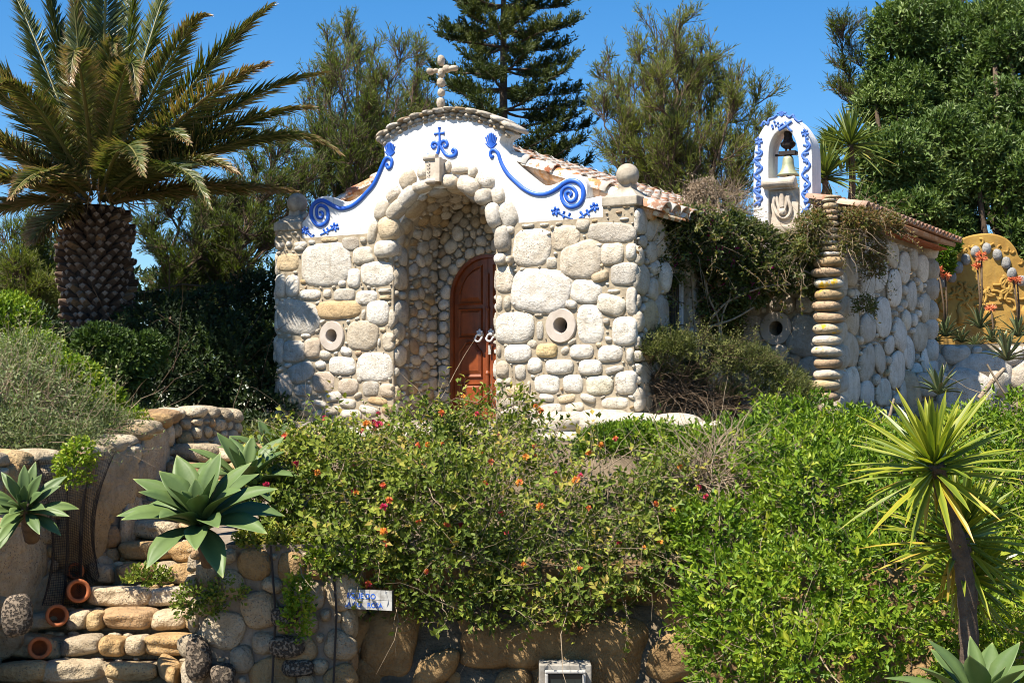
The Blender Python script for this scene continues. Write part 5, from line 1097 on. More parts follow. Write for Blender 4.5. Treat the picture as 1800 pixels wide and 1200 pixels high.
bush(lg, r, Gb, 3200, M['hedge'], .06, .03, per=6, seed=42, amp=.3, vbase=.45)
iv = empty('ivy_bush', at(190, 610, 17.2), 'dark green ivy clump against the palm trunk', 'bush')
bush(iv, r, [BL(185, 605, 16.8, .3, .3, .2), BL(215, 650, 16.8, .3, .3, .3), BL(250, 620, 17, .25)], 2200, M['darkleaf'], .06, .03, per=6, seed=43, amp=.25, vbase=.4)
sh = empty('shaded_shrubbery', at(360, 640, 19.5), 'dark mass of shrubs in shade between the palm and the chapel', 'bush')
Shb = [BL(290, 640, 19, .7, .7, .9), BL(360, 600, 19.5, .8, .8, .8), BL(440, 620, 19.8, .75, .7, .9), BL(470, 560, 20.2, .6, .6, .6), BL(300, 700, 18.5, .7, .6, .6), BL(400, 700, 18.7, .8, .6, .7), BL(470, 700, 19.4, .6, .6, .7), BL(250, 720, 18, .5), BL(340, 770, 17.6, .6, .5, .35), BL(430, 780, 17.8, .6, .5, .3), BL(250, 580, 20, .5), BL(520, 640, 20.5, .5), BL(230, 770, 16.5, .5, .5, .4), BL(300, 790, 16.6, .4, .4, .3), BL(190, 720, 17, .5), BL(100, 680, 17.5, .6), BL(20, 660, 17.5, .7), BL(455, 745, 18.2, .5, .4, .4), BL(440, 770, 17.2, .45, .4, .28), BL(380, 790, 16.8, .4, .4, .2), BL(480, 775, 17.4, .3, .3, .2)]
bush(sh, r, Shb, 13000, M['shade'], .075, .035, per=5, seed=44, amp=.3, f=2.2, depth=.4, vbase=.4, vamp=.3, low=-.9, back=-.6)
twigs(sh, r, Shb, 200, M['twig_dark'], (.5, 1.4), .008, seed=12)
# back hedge of undergrowth, hides the horizon
ug = empty('background_thicket', (0, 31, 0), 'distant dark green thicket filling the gaps behind the trees', 'thicket')
Ub = [( x, 30 + 2 * math.sin(x), .8 + .5 * math.sin(x * 1.7), 2.0, 1.5, 1.7 + .5 * math.sin(2.3 * x)) for x in np.arange(-14, 15, 1.5)] + [(x, 24.5, .6, 1.2, 1, 1.1) for x in np.arange(-11, -3, 1.0)] + [(x, 27.5, .3, 1.3, .8, 1.2) for x in np.arange(-12, 13, 1.4)] + [(x, 21.8, .25, .9, .6, .85) for x in np.arange(-8.5, -2.9, .7)]
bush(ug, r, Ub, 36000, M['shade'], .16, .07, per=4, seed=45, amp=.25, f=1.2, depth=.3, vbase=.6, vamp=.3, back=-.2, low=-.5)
# small trailing plants
for k, (lab, bl, mat, n) in enumerate([('small green plant trailing over the stair wall beside the netting', [BL(132, 825, 12.2, .1, .1, .14), BL(140, 800, 12.2, .08)], 'hedge', 260), ('yellowish ivy sprigs hanging below the big agave', [BL(262, 1018, 11.4, .13, .1, .06), BL(350, 1060, 11.3, .16, .1, .13), BL(400, 1040, 11.3, .12, .1, .1)], 'lantana', 420), ('green creeper hanging in front of the boulders of the agave pier', [BL(525, 1070, 11.25, .06, .05, .22), BL(520, 1100, 11.25, .08, .05, .1)], 'hedge', 240), ('low green sprigs creeping over the top of the agave pier', [BL(490, 950, 11.55, .16, .12, .05), BL(440, 955, 11.5, .1, .1, .04), BL(545, 950, 11.6, .1, .1, .06)], 'lantana', 420), ('small green tuft growing from the curved wall top', [BL(245, 745, 14.2, .1, .1, .06)], 'hedge', 120), ('leafy green clump left of the tile plaque', [BL(575, 985, 11.5, .2, .15, .12)], 'hedge', 500)]):
    t = empty('trailing_plant', bl[0][:3], lab, 'plant'); bush(t, r, bl, n, M[mat], .04, .026, per=4, seed=60 + k, amp=.3, vbase=.6)
# ---- agaves
def leaf3d(mb, base_, d0, d1, up, L, W, th=.012, fold=.35, va=.4, n=12, tipw=.0, point=True):
    """thick channelled leaf from base_, direction bending d0 -> d1"""
    t = np.linspace(0, 1, n); D = unit(d0[None] * (1 - t[:, None]) ** 1.0 + d1[None] * t[:, None]); c = np.asarray(base_) + np.concatenate([[np.zeros(3)], np.cumsum(D[:-1] * L / (n - 1), axis=0)])
    wd = W * np.interp(t, [0, .1, .35, .55, .75, .9, 1], [.34, .40, .80, 1, .78, .34, .01]); V = []
    K = 5
    for i in range(n):
        side = unit(np.cross(D[i], up)); nn = np.cross(side, D[i]); nn = nn if nn @ up > 0 else -nn
        x = np.linspace(-1, 1, K)
        h = fold * wd[i] * .5 * np.abs(x) ** 1.6 * np.interp(t[i], [0, .8, 1], [1.2, .7, .2]); tk = th * (1 - x ** 2 * .85) * np.interp(t[i], [0, .3, 1], [2.2, 1, .25])
        for j in range(K): V.append(c[i] + side * x[j] * wd[i] / 2 + nn * h[j])
        for j in range(K - 1, -1, -1): V.append(c[i] + side * x[j] * wd[i] / 2 + nn * (h[j] - tk[j]))
    g = 2 * K; F = [[i * g + j, i * g + (j + 1) % g, (i + 1) * g + (j + 1) % g, (i + 1) * g + j] for i in range(n - 1) for j in range(g)]
    va_ = np.repeat(np.clip(va * .8 + .1 * (t - .5) + (t > .985) * .9, 0, 1), g)
    ed = np.tile([.16 if j in (0, K - 1, K, g - 1) else 0 for j in range(g)], n)
    mb.add(np.array(V), np.array(F), var=np.clip(va_ + ed * .8, 0, 1))
def agave(name, c, R_, axis, n, lab, seed, W=.17, grp='agaves in the garden', extra=()):
    r = np.random.default_rng(seed); root = empty(name, c, lab, 'agave', grp); axis = unit(axis); X = unit(np.cross(axis, [0, 1, .01])); Y = np.cross(axis, X)
    for k in range(n):
        f = (k + .5) / n; th = 2.399 * k + r.normal() * .12; tilt = R(12 + 88 * f ** .8 + r.normal() * 4); rad = math.cos(th) * X + math.sin(th) * Y
        L = R_ * (.60 + .5 * math.sin(min(1, f * 1.3) * math.pi * .5)) * r.uniform(.92, 1.08); L *= .75 if f < .12 else 1
        d0 = unit(axis * math.cos(tilt * .75) + rad * math.sin(tilt * .75)); d1 = unit(axis * math.cos(tilt * 1.12) + rad * math.sin(tilt * 1.12) + EZ * (-.18 * f)); up = unit(axis * math.sin(tilt) - rad * math.cos(tilt) + axis * .3)
        mb = MB(); leaf3d(mb, np.asarray(c) + rad * .02 * (1 + f * 2) - axis * .10 * f, d0, d1, up, L, W * r.uniform(.85, 1.1) * (.75 if f < .15 else 1), va=.1 + .45 * r.random() + .2 * f * r.random(), fold=.5)
        mb.build('leaf', M['agave'], root, True)
    mb = MB(); tube(mb, [np.asarray(c) + axis * .02, np.asarray(c) - axis * .2, np.asarray(c) - axis * .42], [.04, .06, .06], 10); mb.build('stem', M['bark'], root, True); return root
agave('agave', at(350, 905, 10.9), .52, (-.08, -.48, .86), 28, 'large grey-green agave rosette on the pier beside the stairs', 1, .185)
agave('agave', at(432, 838, 11.9), .46, (.15, -.3, .92), 18, 'agave half hidden behind the largest rosette, with a yellowing leaf', 2, .15)
agave('agave', at(42, 888, 11.1), .30, (.1, -.75, .6), 26, 'small dark green agave on the planter wall at the left edge', 3, .085)
agave('agave', at(1728, 1235, 8.3), .48, (0, -.15, 1), 20, 'pale agave cut off by the bottom right corner', 4, .14)
agave('agave', at(480, 800, 13.2), .4, (.3, -.3, .9), 14, 'dark agave tucked between the lantana and the chapel base', 5, .14)
# ---- yuccas
def yucca(name, heads, trunks, lab, seed, L=.55, W=.035, grp='yuccas', n=110, mat='yucca'):
    r = np.random.default_rng(seed); root = empty(name, trunks[0][-1], lab, 'yucca', grp)
    for pts, r0, r1 in [(t[:-1], *t[-1]) if False else (t, .06, .045) for t in trunks]:
        q = spline(pts, 6); mb = MB(); tube(mb, q, np.linspace(r1, r0, len(q)) * (1 + .08 * np.sin(np.arange(len(q)) * 2.2)), 10); mb.build('trunk', M['bark'], root, True)
    for (c, ax, sc_) in heads:
        ax = unit(ax); X = unit(np.cross(ax, [.3, 1, .1])); Y = np.cross(ax, X); k = np.arange(n); f = (k + .5) / n; th = 2.399 * k + r.normal(size=n) * .15
        tilt = np.radians(8 + 100 * f ** .85 + r.normal(size=n) * 5); rad = np.cos(th)[:, None] * X + np.sin(th)[:, None] * Y
        D = unit(ax * np.cos(tilt)[:, None] + rad * np.sin(tilt)[:, None]); Nn = unit(ax * np.sin(tilt)[:, None] - rad * np.cos(tilt)[:, None])
        base_ = np.asarray(c) + rad * .02 - ax * (.14 * f)[:, None]; LL = L * sc_ * (.65 + .45 * np.sqrt(f)) * r.uniform(.85, 1.1, n)
        va = np.clip(.30 + .3 * r.random(n) + .3 * (f > .85) * r.random(n), 0, 1)
        # 3-segment leaf strips, folded
        V = []; VA = []; g_ = np.array([0, .12, .5, .8, 1.]); wf = np.array([.55, .75, 1, .62, .02]); dro = .10 * f + .04 * r.random(n)
        B = unit(np.cross(D, Nn))
        for t, w_ in zip(g_, wf):
            cc = base_ + D * (LL * t)[:, None] - EZ * (LL * dro * t ** 2.2)[:, None]
            V += [cc - B * (W * w_ / 2) + Nn * W * w_ * .22, cc, cc + B * (W * w_ / 2) + Nn * W * w_ * .22]
            e_ = np.clip(va + (.25 if t == 1 else 0), 0, 1); VA += [np.clip(e_ + .25, 0, 1), e_, np.clip(e_ + .25, 0, 1)]
        V = np.stack(V, 1).reshape(-1, 3); VA = np.stack(VA, 1).ravel(); i = np.arange(n)[:, None] * 15
        F = np.concatenate([i + [3 * a + b, 3 * a + b + 1, 3 * a + b + 4, 3 * a + b + 3] for a in range(4) for b in range(2)])
        mesh_np('leaf_rosette', V, [F], M[mat], root, False, {'var': VA})
        m = 14; th = r.uniform(0, 6.28, m); rad = np.cos(th)[:, None] * X + np.sin(th)[:, None] * Y; D = unit(rad * .35 - EZ); 
        leafmesh('dead_leaf_skirt', np.asarray(c) - ax * .16 + rad * .03, D, unit(rad + .2 * r.normal(size=(m, 3))), L * sc_ * r.uniform(.4, .75, m), W * .8, np.clip(.86 + .12 * r.random(m), 0, 1), M[mat], root, .1)
    return root
yucca('yucca', [(at(1640, 800, 8.9), (-.15, -.35, 1), 1.), (at(1690, 925, 9.3), (.1, -.25, 1), .95), (at(1720, 1000, 9.6), (.5, -.3, .7), .7)], [[at(1645, 815, 8.9), at(1668, 900, 8.95), at(1690, 980, 9.0), at(1700, 1060, 9.0), at(1705, 1180, 9.0), at(1705, 1300, 9.0)], [at(1690, 940, 9.3), at(1698, 1000, 9.2), at(1703, 1060, 9.1)]], 'spiky yellow-green yucca with a dark leaning trunk in the right foreground', 5, .53, .042, n=88)
yucca('yucca', [(at(1495, 245, 22.5), (0, -.2, 1), 1.1), (at(1450, 300, 22.), (-.2, -.2, 1), 1.0), (at(1465, 255, 23), (-.3, 0, 1), .7)], [[at(1495, 255, 22.5), at(1498, 330, 22.5), at(1490, 420, 22.5), at(1490, 600, 22.5)], [at(1450, 310, 22), at(1455, 380, 22), at(1470, 520, 22)]], 'tall yucca standing behind the annexe roof beside the belfry', 6, .62, .05, n=95, mat='yucca_far')
# ---- aloes
def aloe(c, R_, seed, lab, stalks=0, h=.9, n=22, W=.05):
    r = np.random.default_rng(seed); root = empty('aloe', c, lab, 'aloe', 'aloes growing by the ochre wall'); mb = MB()
    for k in range(n):
        f = (k + .5) / n; th = 2.399 * k; rad = np.array([math.cos(th), math.sin(th), 0]); t = R(15 + 85 * f); d0 = unit(EZ * math.cos(t * .8) + rad * math.sin(t * .8)); d1 = unit(EZ * (math.cos(t) - .25 * f) + rad * math.sin(t)); leaf3d(mb, c, d0, d1, unit(EZ * math.sin(t) - rad * math.cos(t) + EZ * .2), R_ * r.uniform(.7, 1.1), W, .01, .5, va=r.random() * .9, n=7)
    mb.build('leaves', M['aloe'], root, True)
    for s_ in range(stalks):
        a = r.uniform(0, 6.28); top = np.asarray(c) + np.array([math.cos(a) * .12 * (s_ > 0), math.sin(a) * .1, h * r.uniform(.9, 1.1)]); mb = MB(); tube(mb, [c, (np.asarray(c) + top) / 2 + [.02, 0, 0], top], [.018, .014, .012], 6); st = mb.build('flower_stalk', M['twig_dark'], root, True)
        m = 60; D = unit(r.normal(size=(m, 3)) * [1, 1, .35] + [0, 0, .05]); leafmesh('flower_head', top + D * .01, D, rnd_unit(r, m), .085, .02, r.random(m), M['aloeflower'], st, .15)
for i, (px, py, Y, R_, st, h, lab) in enumerate([(1662, 590, 22.2, .36, 2, .95, 'aloe with two coral flower spikes nearest the annexe corner'), (1722, 575, 22.6, .38, 3, 1.0, 'aloe with tall coral flowers in the middle of the ochre wall'), (1790, 590, 22.3, .4, 2, .9, 'aloe with coral flowers at the right edge'), (1690, 600, 22.2, .26, 0, .5, 'dull aloe without flowers between two flowering ones'), (1745, 600, 22.3, .28, 1, .45, 'aloe with one low coral flower below the moulded vines'), (1770, 632, 19.5, .42, 0, .5, 'big green arching aloe above the tan boulder wall'), (1650, 690, 17., .34, 0, .5, 'aloe with curling reddish leaves at the foot of the annexe'), (1640, 600, 22.3, .25, 1, .7, 'small aloe half behind the annexe corner'), (1715, 610, 22.0, .22, 0, .5, 'little dark aloe on the white boulders'), (1765, 605, 22.0, .24, 0, .5, 'little aloe beside the low coral flower')]):
    aloe(at(px, py, Y), R_, 200 + i, lab, st, h)
# bleached dead branch
for pts, r0, r1, lab in (([at(1722, 700, 16.5), at(1745, 670, 16.5), at(1765, 648, 16.6)], .035, .02, 'thick bleached branch leaning below the big green aloe'), ([at(1735, 640, 16.), at(1765, 690, 16), at(1800, 730, 16)], .012, .008, 'thin bare branch crossing down to the right edge'), ([at(1562, 740, 15.5), at(1572, 700, 15.5)], .02, .012, 'short pale stick standing in front of the annexe base')):
    S = []; stem(pts, r0, r1, S); o = sticks(S, 'bare_branch', M['twig'], None, 6); G(o, lab, 'branch')
# ---- palm
palm = empty('date_palm', at(165, 640, 18.4), 'large date palm with a scaly dark trunk and drooping brown-tipped fronds', 'palm tree')
PB_ = at(170, 385, 18.9); Rt = lambda z: np.interp(z, [-.4, .2, .5, .9, 1.9, 2.25, 2.5], [.24, .27, .33, .36, .38, .36, .26])
mb = MB(); rs = np.random.default_rng(71); xc = lambda z: np.interp(z, [0, .8, 2.2], [PB_[0] + .02, PB_[0] - .0, PB_[0]])
for row in range(30):
    n_ = 19
    for k in range(n_):
        z = -.1 + row * .086
        if rs.random() < .03: continue
        th = 2 * math.pi * (k + .5 * (row % 2)) / n_ + rs.normal() * .04; rr = Rt(z); rad = np.array([math.cos(th), math.sin(th), 0]); tg = np.array([-math.sin(th), math.cos(th), 0])
        hw = rr * math.pi / n_ * 1.15; c = np.array([xc(z), PB_[1], z]) + rad * (rr - .04); z += rs.normal() * .012; out = .12 * rs.uniform(.55, 1.4); hh = .075 * rs.uniform(.85, 1.1); pr = c + rad * out + EZ * .05
        fresh = rs.random(); cc = np.array((.105, .07, .05)) * rs.uniform(.7, 1.3) if fresh < .85 else np.array((.26, .17, .10))
        if z < .45: out *= .5; pr = c + rad * out
        V = [c - tg * hw, c + EZ * hh, c + tg * hw, c - EZ * hh, pr - tg * hw * .62 + EZ * .0, pr + EZ * hh * .35, pr + tg * hw * .62, pr - EZ * hh * .55, pr + rad * .012]
        face = np.array((.20, .155, .12)) * rs.uniform(.75, 1.35)
        mb.add(np.array(V), np.array([[0, 1, 5, 4], [1, 2, 6, 5], [2, 3, 7, 6], [3, 0, 4, 7]]), tint=cc); 
        mb.add(np.array(V), np.array([[4, 5, 8], [5, 6, 8], [6, 7, 8], [7, 4, 8]]), tint=face)
tube(mb, [(xc(z), PB_[1], z) for z in np.linspace(-.6, 2.5, 12)], [Rt(z) - .03 for z in np.linspace(-.6, 2.5, 12)], 20, tint=np.array((.03, .022, .016)))
mb.build('trunk', M['boot'], palm)
def frond(b, t, sag, seed, wlen=.34, dry=.3, curl=0., tips=.25, nl=110):
    r = np.random.default_rng(seed); b, t = np.asarray(b), np.asarray(t); ch = np.linalg.norm(t - b); c = (b + t) / 2 + EZ * sag * ch + unit(t - b) * ch * .12
    s = np.linspace(0, 1, 26)[:, None]; q = (1 - s) ** 2 * b + 2 * s * (1 - s) * c + s ** 2 * t
    if curl: 
        k = np.clip((s[:, 0] - .8) / .2, 0, 1); q = q + np.stack([k * 0, k * 0, -curl * k ** 2], 1)
    sg = np.concatenate([[0], np.cumsum(np.linalg.norm(np.diff(q, axis=0), axis=1))]); L = sg[-1]; T = unit(np.gradient(q, axis=0))
    f = np.linspace(.10, .995, nl); at_ = f * L; Q = np.stack([np.interp(at_, sg, q[:, k]) for k in range(3)], 1); TT = unit(np.stack([np.interp(at_, sg, T[:, k]) for k in range(3)], 1))
    side = unit(np.cross(TT, EZ + 1e-3)); up = np.cross(side, TT); PP, DD, NN, LL, VV, VT = [], [], [], [], [], []
    prof = wlen * np.clip(np.sin(np.clip(f * 1.02, 0, 1) ** .8 * math.pi) * .85 + .32, .1, 1.05)
    for sd in (-1, 1):
        for lay in (0, 1):
            ang = np.interp(f, [0, .5, 1], [.95, .8, .35]); v = .55 if lay == 0 else .15
            D = unit(TT * np.cos(ang)[:, None] + (side * sd * .9 + up * v) * np.sin(ang)[:, None] - EZ * .12 + .09 * r.normal(size=(nl, 3)))
            PP.append(Q + TT * lay * .01); DD.append(D); NN.append(unit(up - side * sd * .5 + .2 * r.normal(size=(nl, 3)))); LL.append(prof * r.uniform(.8, 1.12, nl)); base_ = np.clip(dry * .7 + .12 * r.normal(size=nl) + .35 * np.clip(f - .8, 0, 1) / .2 * tips * 2, 0, 1); VV.append(base_); VT.append(np.clip(base_ + tips + .2 * r.random(nl), 0, 1))
    PP, DD, NN, LL, VV, VT = map(np.concatenate, (PP, DD, NN, LL, VV, VT))
    fr = leafmesh('frond', PP, DD, NN, LL, .028, VV, M['palm'], palm, .12, .25, vt=VT)
    mb = MB(); tube(mb, q, np.linspace(.03, .006, 26), 6, var=np.full(26 * 6, np.clip(dry * .5 + .42, 0, 1))); mb.build('rachis', M['palm'], fr, True)
crown = PB_ + EZ * .28
fl_ = [ # tip px,py, Y, sag, dry, tips
 (475, 12, 16.8, .10, .2, .35, 0), (362, 8, 16.0, .10, .3, .4, .12), (468, 112, 15.8, .12, .55, .4, 0), (568, 128, 17.2, .14, .25, .3, 0), (545, 188, 16.3, .14, .3, .45, 0), (592, 250, 16.2, .20, .15, .6, .1), (560, 245, 18.2, .18, .3, .4, 0), (512, 335, 17.2, .08, .45, .4, 0), (366, 345, 14.9, .26, .25, .3, .1), (240, 110, 15.3, .32, .4, .5, .35), (125, 85, 15.2, .32, .45, .5, .35),
 (75, -60, 17.5, .05, .2, .3, 0), (150, -120, 18.3, .03, .15, .3, 0), (245, -90, 17.8, .05, .15, .3, 0), (190, -130, 16.8, .05, .1, .3, 0), (20, -20, 18.6, .08, .2, .3, 0), (300, -40, 18.6, .06, .15, .3, 0), (-60, 60, 17.0, .12, .35, .4, 0), (-70, 105, 16.0, .14, .4, .4, 0), (-120, 180, 17.8, .12, .35, .4, 0), (-100, 230, 16.0, .18, .45, .45, 0), (-120, 300, 17.2, .14, .45, .45, 0), (-60, 330, 15.8, .2, .5, .4, 0), (-40, 385, 17.6, .14, .5, .4, 0), (-10, 140, 15.4, .25, .35, .4, .1), (20, 345, 15.0, .26, .45, .4, 0),
 (430, 165, 19.3, .15, .2, .3, 0), (60, 120, 20., .1, .2, .3, 0), (-40, 250, 20., .15, .3, .3, 0), (250, 305, 14.7, .32, .35, .4, 0), (60, 420, 16.4, .1, .7, .3, 0), (330, 250, 15.3, .3, .3, .4, 0), (410, 300, 15.9, .22, .5, .4, 0), (480, 335, 16.8, .1, .6, .3, 0), (200, 60, 16.2, .3, .3, .4, .2), (130, 10, 16.8, .15, .25, .3, 0), (440, 230, 17., .2, .3, .3, 0)]
for i, (px, py, Y, sag, dry, tips, curl_) in enumerate(fl_):
    a = at(px, py, Y + 1.5); dh = unit(np.array([a[0] - crown[0], a[1] - crown[1], 0])); steep = a[2] - crown[2]
    frond(crown + dh * .22 + EZ * (.05 if py < 150 else -.08) + EZ * (.15 if py < 0 else 0), a, sag, 500 + i, .40 if sag < .25 else .32, dry, curl_, tips)
# dead leaf bases / old inflorescence straw
r = np.random.default_rng(77); m = 260; th = r.uniform(0, 6.28, m); rad = np.stack([np.cos(th), np.sin(th), 0 * th], 1)
leafmesh('dry_fibre', crown + rad * r.uniform(.25, .5, m)[:, None] + EZ * r.uniform(-.1, .35, m)[:, None], unit(rad * .6 + EZ * r.normal(size=m)[:, None] * .7 + .4 * r.normal(size=(m, 3))), rnd_unit(r, m), r.uniform(.2, .5, m), .02, r.uniform(.6, 1, m), M['palm'], palm, .2)
# ---- fine-leaved trees
def tamarisk(base_, tips, lab, seed, trunk_r=.12, nb=26, tuft=.13, dens=1., mat='tamarisk', grp='tamarisk trees behind the chapel', spread=.32, name='tamarisk_tree', vb=.5, cr=None, blade=.10, bw=.011):
    """leaders run from base_ to the given tip points; twigs and needle tufts along them"""
    r = np.random.default_rng(seed); root = empty(name, base_, lab, 'tree', grp); S = []; TP = []; TD = []
    for tip in tips:
        tip = np.asarray(tip); b = np.asarray(base_) + r.normal(size=3) * [.15, .15, 0]; n = 14; s = np.linspace(0, 1, n)[:, None]
        mid = (b + tip) / 2 + np.array([(b[0] - tip[0]) * .12, 0, -.05 * abs(tip[0] - b[0])]) + r.normal(size=3) * .18
        q = (1 - s) ** 2 * b + 2 * s * (1 - s) * mid + s ** 2 * tip + r.normal(size=(n, 3)) * .045 * (s > .05); L = np.linalg.norm(tip - b)
        for i in range(n - 1): S.append([*q[i], *q[i + 1], trunk_r * (1 - .93 * s[i, 0]) * .6, trunk_r * (1 - .93 * s[i + 1, 0]) * .6])
        for _ in range(int(nb * dens)):
            u = r.uniform(.28, 1) ** .8; i = min(int(u * (n - 1)), n - 2); p_ = q[i] + (q[i + 1] - q[i]) * r.random(); d = unit(unit(q[i + 1] - q[i]) * 1.1 + rnd_unit(r, 1)[0] * 1.0 + EZ * .55); l = L * spread * r.uniform(.35, 1) * (1.15 - u * .75); pp = p_; rr = trunk_r * .16 * (1.1 - u * .6); ns = 5
            for k in range(ns):
                d = unit(d + r.normal(size=3) * .2 + EZ * .10); q2 = pp + d * l / ns; S.append([*pp, *q2, rr * (1 - k / ns * .8), rr * (1 - (k + 1) / ns * .8)])
                for _b in range(4 if k else 2):
                    dd = unit(d + rnd_unit(r, 1)[0] * .8 + EZ * .3); l2 = r.uniform(.18, .42) * (1 if l > .5 else .8); e = pp + (q2 - pp) * r.random(); q3 = e + dd * l2; S.append([*e, *q3, .006, .0025])
                    TP.append((e, q3)); TD.append(dd)
                pp = q2
    sticks(S, 'branches', M['bark'], root, 4)
    A = np.array([a for a, _ in TP]); B = np.array([b for _, b in TP]); Dv = np.array(TD); m = len(A); per = int(9 * dens) if dens > 1 else 9
    u = r.random((m, per)) ** .7; Pn = (A[:, None] + (B - A)[:, None] * (.25 + .8 * u[..., None])).reshape(-1, 3); D = unit(np.repeat(Dv, per, 0) + .55 * r.normal(size=(m * per, 3)) + [0, 0, .15])
    keep = np.repeat(r.random(m) < .85, per); va = np.clip(vb + .22 * np.repeat(vnoise((A + B) / 2, 1.1, seed), per) + .16 * r.normal(size=m * per), 0, 1)
    leafmesh('needle_foliage', Pn[keep], D[keep], rnd_unit(r, m * per)[keep], blade * 1.15 * r.uniform(.6, 1.3, keep.sum()), bw * 1.25, va[keep], M[mat], root, .08, .1)
    return root
T1 = [at(x, y, Y) for x, y, Y in [(575, 62, 26), (600, 130, 25), (655, 80, 27), (700, 85, 26), (735, 120, 27), (690, 200, 25), (540, 160, 26), (560, 250, 25), (640, 190, 25), (750, 190, 27), (610, 60, 27), (720, 150, 28), (620, 250, 24.5), (530, 300, 25), (575, 160, 27), (660, 140, 26), (700, 240, 26)]]
tamarisk(at(640, 560, 26), T1, 'feathery olive-green tree left behind the white gable', 301, .13, 17, dens=1.0)
T2 = [at(x, y, Y) for x, y, Y in [(1065, 130, 27), (1050, 200, 26), (1100, 230, 26), (1150, 60, 27), (1190, 55, 26), (1240, 85, 27), (1310, 110, 26), (1330, 180, 27), (1290, 200, 25), (1220, 140, 26), (1160, 150, 25), (1100, 160, 28), (1345, 240, 26), (1250, 220, 25), (1180, 230, 25), (1130, 100, 26), (1270, 130, 27), (1060, 260, 27), (1210, 70, 28), (1300, 260, 26), (1120, 260, 25.5)]]
tamarisk(at(1190, 560, 26), T2, 'wide feathery tree between the pillar ball and the belfry', 302, .15, 18, dens=1.0, vb=.65)
T3 = [at(x, y, Y) for x, y, Y in [(270, 400, 23), (300, 360, 22), (340, 350, 23), (380, 370, 22.5), (420, 340, 23), (450, 300, 24), (480, 330, 23), (400, 420, 22), (350, 440, 22), (500, 260, 24), (440, 400, 22), (520, 340, 24), (290, 470, 22), (470, 440, 22), (560, 310, 24)]]
tamarisk(at(330, 640, 22.5), T3, 'crooked sparse tree with dark bare limbs between the palm and the chapel', 303, .16, 18, dens=.9, vb=.35, spread=.36)
T4 = [at(x, y, Y) for x, y, Y in [(10, 430, 22), (40, 420, 22), (70, 440, 22), (-20, 460, 22), (100, 450, 23), (30, 480, 21), (80, 500, 21), (-30, 520, 21), (110, 520, 22), (55, 540, 21)]]
tamarisk(at(50, 680, 22), T4, 'small feathery tree at the left edge behind the palm trunk', 304, .09, 22, dens=1., vb=.6)
T5 = [at(x, y, Y) for x, y, Y in [(1640, -10, 31), (1700, -20, 31), (1740, 0, 31), (1780, 10, 31), (1480, 70, 29), (1500, 90, 29), (1478, 160, 29), (1610, 20, 31)]]
tamarisk(at(1620, 400, 30), T5, 'thin feathery tree whose tips show around the broad dark tree', 305, .12, 22, dens=1., vb=.35)
# ---- Norfolk pine
def norfolk(base_, H, lab, seed):
    r = np.random.default_rng(seed); root = empty('norfolk_pine', base_, lab, 'pine tree'); b = np.asarray(base_); S = []; A, D_ = [], []
    S.append([*b, *(b + EZ * H), .17, .03]); z = .24 * H
    while z < H * .985:
        R_ = np.interp(z / H, [.22, .35, .5, .75, .95, 1], [1.7, 1.95, 1.8, 1.2, .55, .1]); m = 6; ph = r.uniform(0, 6)
        for k in range(m):
            th = ph + 2 * math.pi * k / m + r.normal() * .15; rad = np.array([math.cos(th), math.sin(th), 0]); L = R_ * r.uniform(.75, 1.2); p_ = b + EZ * z; n = 9; el = .28 + .1 * r.normal()
            for i in range(n):
                f = i / n; d = unit(rad + EZ * (el * (-.35 + 1.3 * f)) + .06 * r.normal(size=3)); q = p_ + d * L / n; S.append([*p_, *q, .03 * (1 - f * .8), .03 * (1 - (i + 1) / n * .8)])
                if f > .30:
                    for _ in range(7):
                        sdv = unit(np.cross(d, EZ) * r.choice([-1, 1]) + d * .8 + EZ * r.uniform(.1, .9)); l = r.uniform(.16, .34) * (1.15 - .3 * f); A.append((p_ + (q - p_) * r.random(), sdv, l))
                p_ = q
            A.append((p_, unit(d + EZ * .3), .3))
        z += H * .046 * r.uniform(.85, 1.15)
    sticks(S, 'trunk', M['bark'], root, 6)
    o = np.array([a for a, _, _ in A]); d = np.array([x for _, x, _ in A]); l = np.array([x for _, _, x in A]); per = 26; m = len(A); u = r.random((m, per))
    curve = (u ** 2)[..., None] * EZ * .09
    Pn = (o[:, None] + d[:, None] * (u * l[:, None])[..., None] + curve).reshape(-1, 3); Dn_ = unit(np.repeat(d, per, 0) * .9 + .6 * r.normal(size=(m * per, 3)) + [0, 0, .25])
    va = np.clip(.42 + .25 * np.repeat(vnoise(o, 1.6, 3), per) + .22 * (u.ravel() - .5) + .12 * r.normal(size=m * per), 0, 1)
    leafmesh('needle_foliage', Pn, Dn_, rnd_unit(r, m * per), .10 * r.uniform(.7, 1.3, m * per), .022, va, M['pine'], root, .1, .1)
norfolk(at(885, 640, 29), 8.3, 'tall tiered araucaria pine with a straight trunk behind the gable', 7)
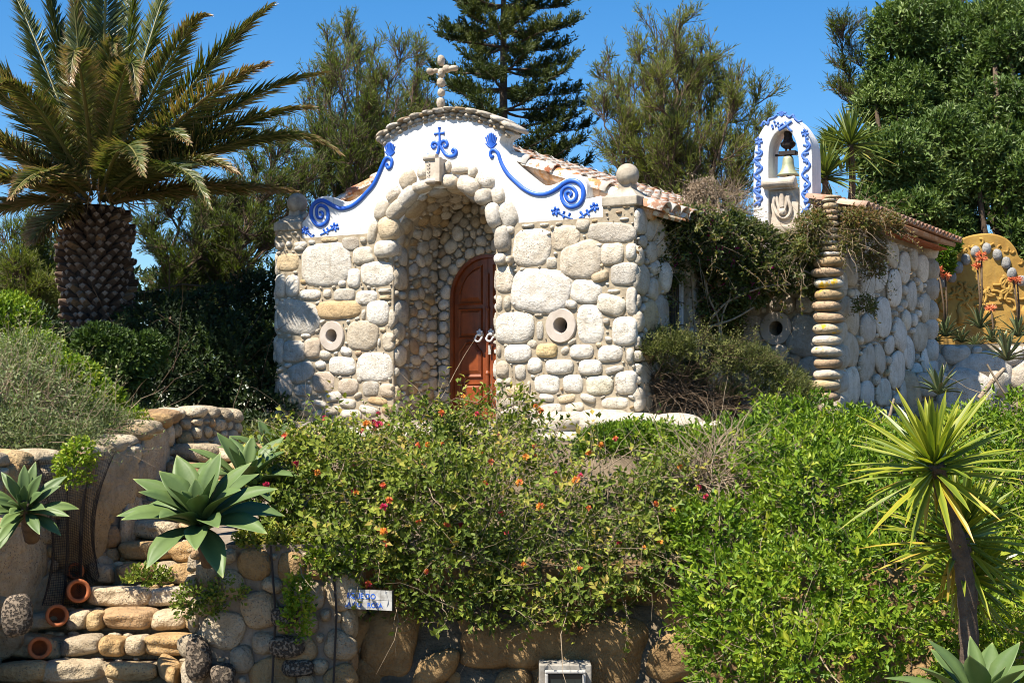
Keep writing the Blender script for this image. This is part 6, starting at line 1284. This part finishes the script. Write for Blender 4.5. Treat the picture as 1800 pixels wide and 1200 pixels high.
# ---- broad dark trees on the right
def broadtree(base_, blobs, n, lab, seed, mat='darkleaf', L=.115, W=.045):
    blobs = clumps(blobs, np.random.default_rng(seed), 6, .46, .85); r = np.random.default_rng(seed); root = empty('broadleaf_tree', base_, lab, 'tree', 'broad dark trees on the right'); b = np.asarray(base_); S = []
    for bl in blobs[::3]:
        q = spline([b, (b + np.array(bl[:3])) / 2 + r.normal(size=3) * .25, np.array(bl[:3])], 6); k = len(q)
        for i in range(k - 1): S.append([*q[i], *q[i + 1], .11 * (1 - .8 * i / k), .11 * (1 - .8 * (i + 1) / k)])
        for _ in range(14):
            e = np.array(bl[:3]) + rnd_unit(r, 1)[0] * np.array(bl[3:6]) * .85; S.append([*bl[:3], *e, .025, .006])
    sticks(S, 'limbs', M['bark'], root, 5)
    bush(root, r, blobs, n, M[mat], L, W, per=7, spread=.95, seed=seed, amp=.22, f=3., depth=.3, vbase=.5, vamp=.25, low=-.9, back=-.5, sprout=.12, name='crown', up=.6)
    sprays(root, r, blobs, n // 30, M[mat], M['bark'], (.2, .5), L, W, 12, up=.6, seed=seed, vbase=.6, rad=.006, droop=.02, amp=.3, f=2.2, back=-.5, low=-.9)
def TBL(px, py, Y, r_, rz=None): return BL(px, py, Y, r_, r_, rz or r_)
broadtree(at(1650, 560, 27.5), [TBL(1590, 90, 29, .6), TBL(1560, 150, 29, .4, .35), TBL(1560, 60, 29, .3, .25), TBL(1620, 60, 29.5, .55), TBL(1680, 90, 29, .6), TBL(1610, 180, 28.5, .6, .5), TBL(1700, 180, 28.5, .6), TBL(1540, 190, 28.6, .3, .25)], 6000, 'tall open-crowned dark tree reaching highest behind the belfry yucca', 401)
broadtree(at(1630, 600, 25.5), [TBL(1605, 265, 26, .68, .58), TBL(1580, 330, 26, .55, .5), TBL(1650, 330, 26, .6, .5), TBL(1610, 380, 25.8, .6, .4), TBL(1555, 370, 26, .35, .35), TBL(1670, 400, 25.8, .4, .3)], 7500, 'rounded glossy tree directly behind the annexe eave', 402)
broadtree(at(1790, 600, 26), [TBL(1735, 300, 25.8, .55, .45), TBL(1760, 220, 27, .6, .5), TBL(1790, 120, 28, .7), TBL(1760, 60, 28.6, .5, .45), TBL(1800, 330, 26, .7, .6), TBL(1740, 370, 26, .6, .4), TBL(1850, 230, 27, .8), TBL(1820, 420, 25.6, .5), TBL(1730, 130, 28.5, .5, .4), TBL(1690, 250, 27.6, .5, .4)], 10500, 'broad dark tree at the right edge above the ochre wall', 403)
lb = empty('fern_bush', at(1660, 470, 23.8), 'light green tuft between the annexe corner and the ochre wall', 'bush')
bush(lb, np.random.default_rng(3), [TBL(1648, 455, 23.9, .2, .3), TBL(1665, 430, 24, .15, .15)], 900, M['hedge'], .09, .03, per=5, seed=99, vbase=.4)
